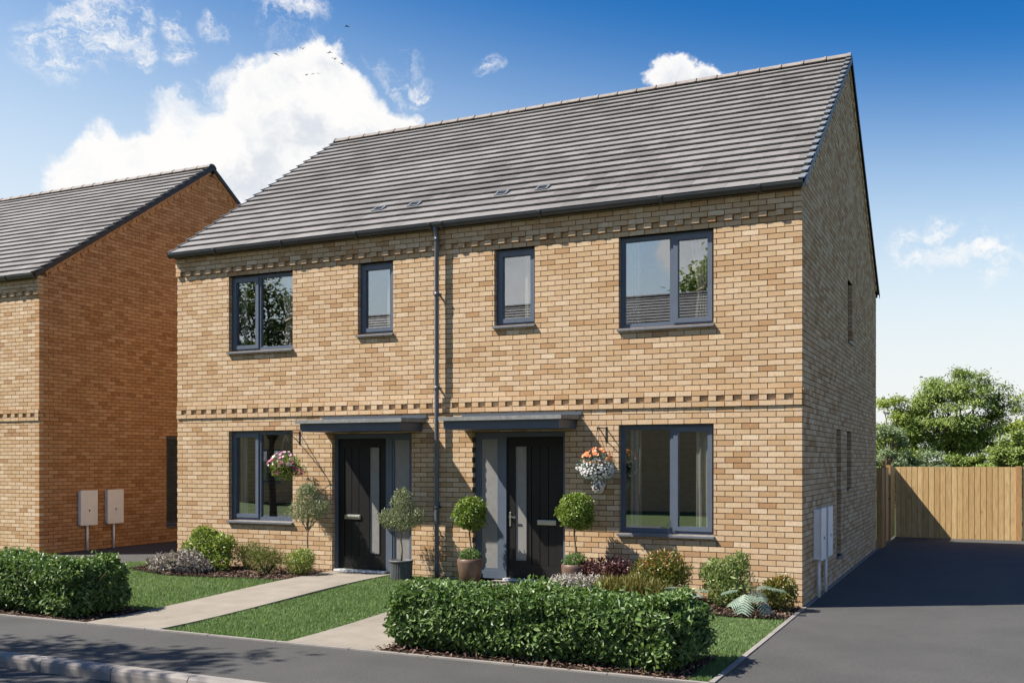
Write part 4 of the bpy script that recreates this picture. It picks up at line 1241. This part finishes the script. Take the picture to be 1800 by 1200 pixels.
# blue-green plant with a few deeply cut leaves, each leaf a piece of its own
def cut_leaf(loc, label, leaves, seed):
    g = np.random.default_rng(seed); z = float(gz(*loc)); t = empty('cut_leaf_plant', (loc[0], loc[1], z))
    st = MB()
    for (az, el, ln, rise) in leaves:
        a = R(az); d = Vector((math.cos(a), math.sin(a), 0)); tip0 = d * (.10 + .1 * random.random()) + Vector((0, 0, rise))
        st.tube([(0, 0, 0), tuple(tip0 * .5 + Vector((0, 0, rise * .25))), tuple(tip0)], [.007, .006, .004], 6, caps=False)
        ax = (d * math.cos(R(el)) + Vector((0, 0, math.sin(R(el))))).normalized(); s = ax.cross(Vector((0, 0, 1))).normalized(); u = s.cross(ax)
        m = MB(); n = 8
        for sd in (-1, 1):
            for k in range(n):
                f0 = k / n * .95; prof = math.sin(math.pi * min(1, (f0 + .16) * .82)) ** .7
                wl = ln * .56 * prof * g.uniform(.85, 1.1) + .01
                r0 = tip0 + ax * ln * f0 - u * ln * .30 * f0 * f0; r1 = tip0 + ax * ln * (f0 + .085) - u * ln * .30 * (f0 + .085) ** 2
                dr = (s * sd * 1.0 + ax * .45).normalized()
                e0 = r0 + dr * wl - u * (wl * .30); e1 = r1 + dr * wl * .92 - u * (wl * .30)
                c0 = (r0 + e0) / 2 + u * .008; c1 = (r1 + e1) / 2 + u * .008
                m.poly([r0, r1, c1, c0]); m.poly([c0, c1, e1 * .6 + e0 * .4, e0 * .7 + e1 * .3])
            # web along the midrib
        m.tube([tuple(tip0), tuple(tip0 + ax * ln * .5 - u * ln * .075), tuple(tip0 + ax * ln * .97 - u * ln * .28)], [.004, .003, .0015], 5, caps=False)
        me = m.mesh('leaf'); a_ = me.attributes.new('tone', 'FLOAT', 'POINT'); a_.data.foreach_set('value', np.clip(g.normal(.5, .22) + g.normal(0, .06, len(me.vertices)), 0, 1).astype(np.float32))
        link('leaf', me, 'glaucous_leaf', t)
    st.build('stem', 'sprig_leaf', t)
    tag(t, label, 'plant')


cut_leaf((-.48, -.86), 'blue-green plant with large deeply cut leaves in front of the pale bush', [(-100, -48, .25, .27), (-62, -12, .24, .33), (-135, -20, .22, .24), (-28, -42, .26, .25), (-168, 2, .21, .30), (12, 8, .22, .33), (-75, 35, .20, .33), (60, 25, .20, .30)], 41)
cut_leaf((-1.25, -1.02), 'smaller blue-green cut-leaf plant behind the right end of the hedge', [(-95, -20, .19, .26), (-50, 0, .18, .24), (-140, -5, .19, .26), (0, 15, .17, .24), (170, 10, .17, .26), (-75, 35, .15, .28)], 42)


def hedge(x0, x1, y0, y1, h, n, label, seed):
    """clipped hedge: leaves over a box with a ragged face, dark twiggy inside"""
    g = np.random.default_rng(seed); t = empty('hedge', ((x0 + x1) / 2, (y0 + y1) / 2, 0)); cx, cy = t.location[:2]
    areas = np.array([(x1 - x0) * (y1 - y0), (x1 - x0) * h, (x1 - x0) * h * .5, (y1 - y0) * h, (y1 - y0) * h]); cnt = g.multinomial(n, areas / areas.sum())
    Ps, Ns = [], []
    for f, c in enumerate(cnt):
        a, b = g.uniform(0, 1, c), g.uniform(0, 1, c)
        if f == 0: P = np.column_stack([x0 + a * (x1 - x0), y0 + b * (y1 - y0), np.full(c, h)]); N_ = (0, 0, 1)
        elif f == 1: P = np.column_stack([x0 + a * (x1 - x0), np.full(c, y0), b * h]); N_ = (0, -1, 0)
        elif f == 2: P = np.column_stack([x0 + a * (x1 - x0), np.full(c, y1), b * h]); N_ = (0, 1, 0)
        elif f == 3: P = np.column_stack([np.full(c, x0), y0 + a * (y1 - y0), b * h]); N_ = (-1, 0, 0)
        else: P = np.column_stack([np.full(c, x1), y0 + a * (y1 - y0), b * h]); N_ = (1, 0, 0)
        Ps.append(P); Ns.append(np.tile(np.array(N_, dtype=float), (c, 1)))
    P = np.concatenate(Ps); N_ = np.concatenate(Ns); n = len(P)
    # rounded shoulders, undercut foot, lumps
    q = (P - np.array([(x0 + x1) / 2, (y0 + y1) / 2, h / 2])) / np.array([(x1 - x0) / 2, (y1 - y0) / 2, h / 2])
    ex = np.array([14, 7, 7.]); r = (np.abs(q) ** ex).sum(1) ** (1 / 9.)
    q = q / np.maximum(r, 1)[:, None] ** .9
    P = q * np.array([(x1 - x0) / 2, (y1 - y0) / 2, h / 2]) + np.array([0, 0, h / 2])
    foot = np.clip(1 - P[:, 2] / .20, 0, 1) * .15
    lump = .045 * (np.sin(P[:, 0] * 6.1 + 1.3 * np.sin(P[:, 2] * 7)) * np.sin(P[:, 2] * 9 + P[:, 0] * 2) + np.sin(P[:, 1] * 8 + P[:, 0] * 3.3) * .6)
    dep = -np.abs(g.normal(0, .065, n)) + .03 + lump + .075 * (g.uniform(0, 1, n) > .93) * g.uniform(0, 1, n)
    P = P + N_ * (dep - foot)[:, None] + g.normal(0, .012, (n, 3))
    P[:, 2] = np.maximum(P[:, 2], .02 + g.uniform(0, .05, n))
    U = unit(N_ + rand_dirs(n, g) * .85 + np.array([0, 0, .35])); A = unit(np.cross(U, rand_dirs(n, g)) + N_ * .30 + np.array([0, 0, .15]))
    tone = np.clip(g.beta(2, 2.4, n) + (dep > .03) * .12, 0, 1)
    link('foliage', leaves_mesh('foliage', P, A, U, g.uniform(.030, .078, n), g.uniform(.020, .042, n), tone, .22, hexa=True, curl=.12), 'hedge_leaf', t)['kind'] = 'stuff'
    m = MB()
    k = int((x1 - x0) * 9)
    for i in range(k):
        bx_, by = g.uniform(x0 - cx + .12, x1 - cx - .12), g.uniform(y0 - cy + .15, y1 - cy - .15)
        tips = [(bx_ + g.normal(0, .12), by + g.normal(0, .12), h * g.uniform(.6, .95)) for _ in range(4)]
        twigs(m, (bx_, by, -.02), tips, .012, .004, g)
    m.build('stem', 'bark_brown', t)
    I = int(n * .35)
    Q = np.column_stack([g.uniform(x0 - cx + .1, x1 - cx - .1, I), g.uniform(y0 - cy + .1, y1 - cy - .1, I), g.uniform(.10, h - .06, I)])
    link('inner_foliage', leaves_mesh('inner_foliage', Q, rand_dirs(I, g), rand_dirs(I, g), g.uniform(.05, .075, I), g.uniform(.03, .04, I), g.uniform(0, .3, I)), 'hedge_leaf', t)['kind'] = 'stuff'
    tag(t, label, 'hedge')


hedge(-3.36, -.26, -4.70, -3.85, .585, 21000, 'clipped leafy hedge in the foreground in front of the right door path', 51)
hedge(-11.3, -7.62, -4.72, -3.90, .62, 21000, 'clipped leafy hedge cut off by the left picture edge along the pavement', 52)


# hanging baskets on wrought brackets
def basket(x, label, blabel, heads, trail, seed, leaf):
    g = np.random.default_rng(seed); hx, hy, hz = x, -.36, 2.34
    b = empty('basket_bracket', (x, 0, 2.27))
    MB().box(-.012, .012, -.008, -.001, -.11, .11).build('back_plate', 'iron_black', b)
    m = MB(); m.tube([(0, -.008, .085), (0, -.37, .085)], .008, 8); m.tube([(0, -.008, -.085), (0, -.10, -.02), (0, -.22, .045), (0, -.31, .080)], .007, 8)
    m.tube([(0, -.345, .080), (0, -.36, .055), (0, -.375, .075), (0, -.38, .10)], .006, 6); m.build('arm', 'iron_black', b)
    tag(b, blabel, 'bracket', 'basket brackets')
    t = empty('hanging_basket', (hx, hy, 1.80))
    ch = MB()
    for k in range(3):
        a = k * 2.094 + .4; ch = MB(); ch.tube([(.17 * math.cos(a), .17 * math.sin(a), .06), (0, 0, .53)], .0035, 5); ch.build('chain', 'iron_black', t)
    MB().lathe([(.03, -.12), (.10, -.09), (.155, -.02), (.175, .06), (.165, .065), (.14, .03)], 24).build('basket', 'basket_liner', t)
    link('foliage', blob_leaves([(0, 0, .04, .25, .23, .16, 3), (.02, 0, -.08, .20, .19, .14, 1.5), (-.12, -.02, -.05, .14, .13, .12, 1)] + trail, 2000, .036, .018, g, shell=.6), leaf, t)
    for nm, mat, blobs, n, size in heads:
        P, N_ = [], []
        for bb in blobs:
            c = int(n * bb[6]); d = rand_dirs(c, g); d[:, 1] = np.where(g.uniform(0, 1, c) < .6, -np.abs(d[:, 1]), d[:, 1]); P.append(np.array(bb[:3]) + d * np.array(bb[3:6])); N_.append(d)
        P = np.concatenate(P); N_ = unit(np.concatenate(N_) + np.array([0, -.2, .25])); k = len(P)
        s = unit(np.cross(N_, rand_dirs(k, g))); u = np.cross(N_, s); V = [P]; npet = 10
        rad = size * g.uniform(.7, 1.2, k)[:, None]
        for j in range(npet):
            a = 2 * math.pi * j / npet; rr = rad * (1.0 if j % 2 == 0 else .62)
            V.append(P + (s * math.cos(a) + u * math.sin(a)) * rr + N_ * rr * .45)
        V = np.stack(V, 1).reshape(-1, 3)
        F0 = np.array([(0, 1 + j, 1 + (j + 1) % npet) for j in range(npet)]); F = (F0[None] + (np.arange(k) * 11)[:, None, None]).reshape(-1, 3)
        link(nm, np_mesh(nm, V, F, np.repeat(g.uniform(0, 1, k), 11)), mat, t)
    tag(t, label, 'hanging basket')


basket(-8.00, 'hanging basket of pink and white flowers left of the left door', 'black iron bracket that carries the pink and white flower basket',
       [('pale_blossoms', 'petal_pink', [(0, 0, .10, .24, .22, .14, .8), (-.20, -.05, .05, .10, .10, .06, .2)], 46, .033), ('magenta_blossoms', 'petal_magenta', [(0, 0, .0, .26, .24, .18, .6), (.26, 0, -.08, .10, .1, .06, .4)], 22, .028)],
       [(.28, 0, -.06, .10, .10, .08, .5)], 61, 'tree_leaf_green')
basket(-2.68, 'hanging basket of orange and white flowers right of the right door', 'black iron bracket that carries the orange and white flower basket',
       [('orange_blossoms', 'petal_orange', [(0, 0, .14, .22, .20, .13, 1)], 60, .034), ('white_blossoms', 'petal_white', [(0, 0, -.02, .24, .22, .15, .62), (-.24, 0, .02, .08, .08, .06, .12), (.02, -.02, -.22, .09, .09, .12, .26)], 420, .019)],
       [(.02, 0, -.2, .08, .08, .10, .4)], 62, 'glaucous_leaf')


# ------------------------------------------------------------------ trees
def tree(name, label, loc, h, r, n, L, Wd, mat, seed, stems=1, trunk_h=.35, trunk_r=.16, flat=.8, clusters=70, bark_='bark_brown', group=None, squash=1.0, spread=.13, cat='tree', fill=.35):
    """trunk and limbs that reach leaf clusters spread through an uneven crown"""
    g = np.random.default_rng(seed); t = empty(name, loc)
    cz0 = h * trunk_h; ch = h - cz0; C = []
    while len(C) < clusters:
        d = rand_dirs(1, g)[0]; rr = (fill + (1 - fill) * g.uniform() ** .5)
        p = np.array([d[0] * r * rr, d[1] * r * rr * squash, cz0 + ch * .5 + d[2] * ch * .5 * rr])
        w = 1 - .35 * abs((p[2] - cz0) / ch - .42)
        p[:2] *= w * (1 + .18 * math.sin(3 * math.atan2(d[1], d[0]) + seed)); C.append(p)
    C = np.array(C); m = MB()
    for s in range(stems):
        o = np.array([g.normal(0, .12) * (stems > 1), g.normal(0, .12) * (stems > 1), 0]); lean = np.array([g.normal(0, .22) * r * (stems > 1), g.normal(0, .12) * r * (stems > 1), 0])
        top = o + lean + np.array([0, 0, cz0 + ch * .30]); k = trunk_r / math.sqrt(stems)
        mid = o + lean * .4 + np.array([g.normal(0, .05), g.normal(0, .05), cz0 * .6])
        m.tube([tuple(o - np.array([0, 0, .2])), tuple(o * 1.0 + np.array([0, 0, h * .04])), tuple(mid), tuple(top)], [k * 1.35, k, k * .8, k * .45], 9, caps=False)
        for c in C[s::stems][: max(8, 46 // stems)]:
            st = mid * g.uniform(.0, .6) + top * 1.0; st = mid + (top - mid) * g.uniform(.15, 1)
            q = st + (c - st) * .5 + np.array([0, 0, .10 * np.linalg.norm(c - st)]) + g.normal(0, .04 * r, 3)
            m.tube([tuple(st), tuple(q), tuple(c)], [k * .34, k * .2, k * .05], 6, caps=False)
            for _ in range(2):
                c2 = c + g.normal(0, spread * r, 3); m.tube([tuple(q * .4 + c * .6), tuple(c2)], [k * .10, k * .03], 4, caps=False)
    m.build('trunk', bark_, t)
    per = g.multinomial(n, np.full(clusters, 1 / clusters)); P = []
    for c, k in zip(C, per): P.append(c + g.normal(0, 1, (k, 3)) * np.array([spread * r, spread * r, spread * r * flat * .7]))
    P = np.concatenate(P); N_ = unit((P - np.array([0, 0, cz0 + ch * .4])) + np.array([0, 0, .6 * r])); n = len(P)
    U = unit(N_ + rand_dirs(n, g) * .7); A = unit(np.cross(U, rand_dirs(n, g)) + N_ * .2)
    tone = np.clip(g.beta(2.2, 2.4, n), 0, 1)
    link('crown', leaves_mesh('crown', P, A, U, g.uniform(.7, 1.3, n) * L, g.uniform(.8, 1.2, n) * Wd, tone, .2), mat, t)
    return tag(t, label, cat, group)


BG = 'trees and bushes beyond the timber fence'
tree('dome_tree', 'domed many-stemmed tree standing above the middle of the timber fence', (.85, 40, 0), 6.25, 2.5, 28000, .155, .07, 'tree_leaf_green', 71, stems=5, trunk_h=.30, trunk_r=.30, clusters=150, group=BG, spread=.095, fill=.5)
tree('lime_tree', 'yellow-green tree just past the rear corner of the house', (-2.0, 38, 0), 5.0, 1.7, 10000, .15, .08, 'tree_leaf_lime', 72, stems=2, trunk_h=.12, clusters=46, group=BG)
tree('tall_bush', 'bright green leafy tree at the right end of the view over the fence', (4.6, 34, 0), 4.9, 1.75, 13000, .16, .08, 'tree_leaf_lime', 73, stems=3, trunk_h=.06, clusters=60, group=BG)
tree('pale_bush', 'pale blue-green bush low beside the rear corner of the house', (-1.5, 30, 0), 3.35, 1.05, 7000, .13, .05, 'tree_leaf_pale', 74, stems=3, trunk_h=.04, clusters=36, group=BG)
for k, (x, y, h, r, mt, lb) in enumerate([(.0, 31, 2.55, 1.1, 'tree_leaf_pale', 'low grey-green bush left of the domed tree behind the fence'), (1.25, 32, 2.35, 1.05, 'tree_leaf_green', 'low dark bush under the domed tree behind the fence'),
                                          (2.45, 31, 2.55, 1.0, 'tree_leaf_green', 'round green bush right of the domed tree behind the fence'), (3.15, 29, 3.1, .95, 'tree_leaf_green', 'glossy green bush rising beside the right fence post'),
                                          (4.6, 28, 2.6, 1.2, 'tree_leaf_lime', 'low bright bush at the right picture edge behind the fence'), (-2.6, 44, 4.4, 1.6, 'tree_leaf_green', 'green tree half hidden behind the yellow-green tree at the house corner')]):
    tree('bush' if h < 4 else 'far_tree', lb, (x, y, 0), h, r, 6500, .13, .065, mt, 80 + k, stems=3, trunk_h=.05, clusters=34, group=BG, cat='bush' if h < 4 else 'tree')
# beyond the picture's right edge the same belt goes on
tree('far_tree', 'broad green tree farther along the belt behind the fence', (8.5, 38, 0), 6.0, 2.6, 7000, .19, .09, 'tree_leaf_green', 95, stems=2, trunk_h=.12, clusters=60, group=BG)

# street trees on the near side of the road: their shade dapples the pavement and they show in the upper left window
tree('street_tree', 'slender street tree left of the view whose shade dapples the pavement', (-10.75, -9.6, 0), 8.6, 1.2, 2200, .15, .085, 'tree_leaf_dark', 101, trunk_h=.42, trunk_r=.12, clusters=50, group='street trees')
tree('street_tree', 'dark street tree mirrored in the upper left window', (-18.4, -12.0, 0), 7.7, 2.3, 7000, .18, .10, 'tree_leaf_dark', 103, trunk_h=.40, trunk_r=.12, clusters=60, group='street trees')
tree('street_tree', 'green tree mirrored above the roof in the wide upper window', (-9.5, -36.0, 0), 13.0, 3.4, 8000, .30, .17, 'tree_leaf_green', 104, trunk_h=.3, trunk_r=.2, clusters=60, group='street trees')

# ------------------------------------------------------------------ birds
BIRDS = [((-52.47, 54.9, 36.46), .3, 'bird farthest to the left of the small flock'), ((-50.43, 55.87, 36.9), -.1, 'second bird from the left, gliding level above the cloud'), ((-48.37, 56.84, 36.61), .5, 'bird at the very top edge of the cloud'),
         ((-47.98, 57.03, 36.03), -.3, 'bird just below the bird at the cloud top'), ((-47.41, 57.3, 35.64), .6, 'lowest bird on the right side of the cloud head'), ((-50.13, 56.01, 34.67), -.2, 'leftmost of three small birds in a row before the cloud'),
         ((-49.64, 56.24, 34.77), 0., 'middle of three small birds in a row before the cloud'), ((-49.21, 56.45, 34.77), .2, 'rightmost of three small birds in a row before the cloud'), ((-47.02, 57.49, 38.84), -.4, 'highest bird, alone in the blue above the flock')]
for k, (p, a, lb) in enumerate(BIRDS):
    t = empty('bird', p, a + 2.4); s = .62 if 5 <= k <= 7 else .95; t.scale = (s, s, s); t.rotation_euler = (.25 * math.sin(k * 2.1), .3 * math.cos(k * 1.7), a + .5)
    m = MB(); m.tube([(0, -.16, 0), (0, -.11, .005), (0, -.03, 0), (0, .06, -.005), (0, .13, 0), (0, .20, .005)], [.006, .026, .036, .030, .014, .022], 8); m.build('body', 'bird_black', t)
    for sd in (-1, 1):
        up = .10 if k % 2 else -.05
        w = MB(); w.box(0, 1, 0, 1, 0, 1); w.v = [(sd * .01, -.07, .0), (sd * .15, -.06, up), (sd * .15, .03, up), (sd * .01, .06, 0), (sd * .01, -.07, .012), (sd * .15, -.06, up + .01), (sd * .15, .03, up + .01), (sd * .01, .06, .012)]
        o = w.build('wing', 'bird_black', t)
        w2 = MB(); w2.box(0, 1, 0, 1, 0, 1); w2.v = [(sd * .15, -.06, up), (sd * .30, .02, up * .6), (sd * .29, .05, up * .6), (sd * .15, .03, up), (sd * .15, -.06, up + .01), (sd * .30, .02, up * .6 + .006), (sd * .29, .05, up * .6 + .006), (sd * .15, .03, up + .01)]
        w2.build('wing_tip', 'bird_black', o)
    tag(t, lb, 'bird', 'birds flying past the big cloud')
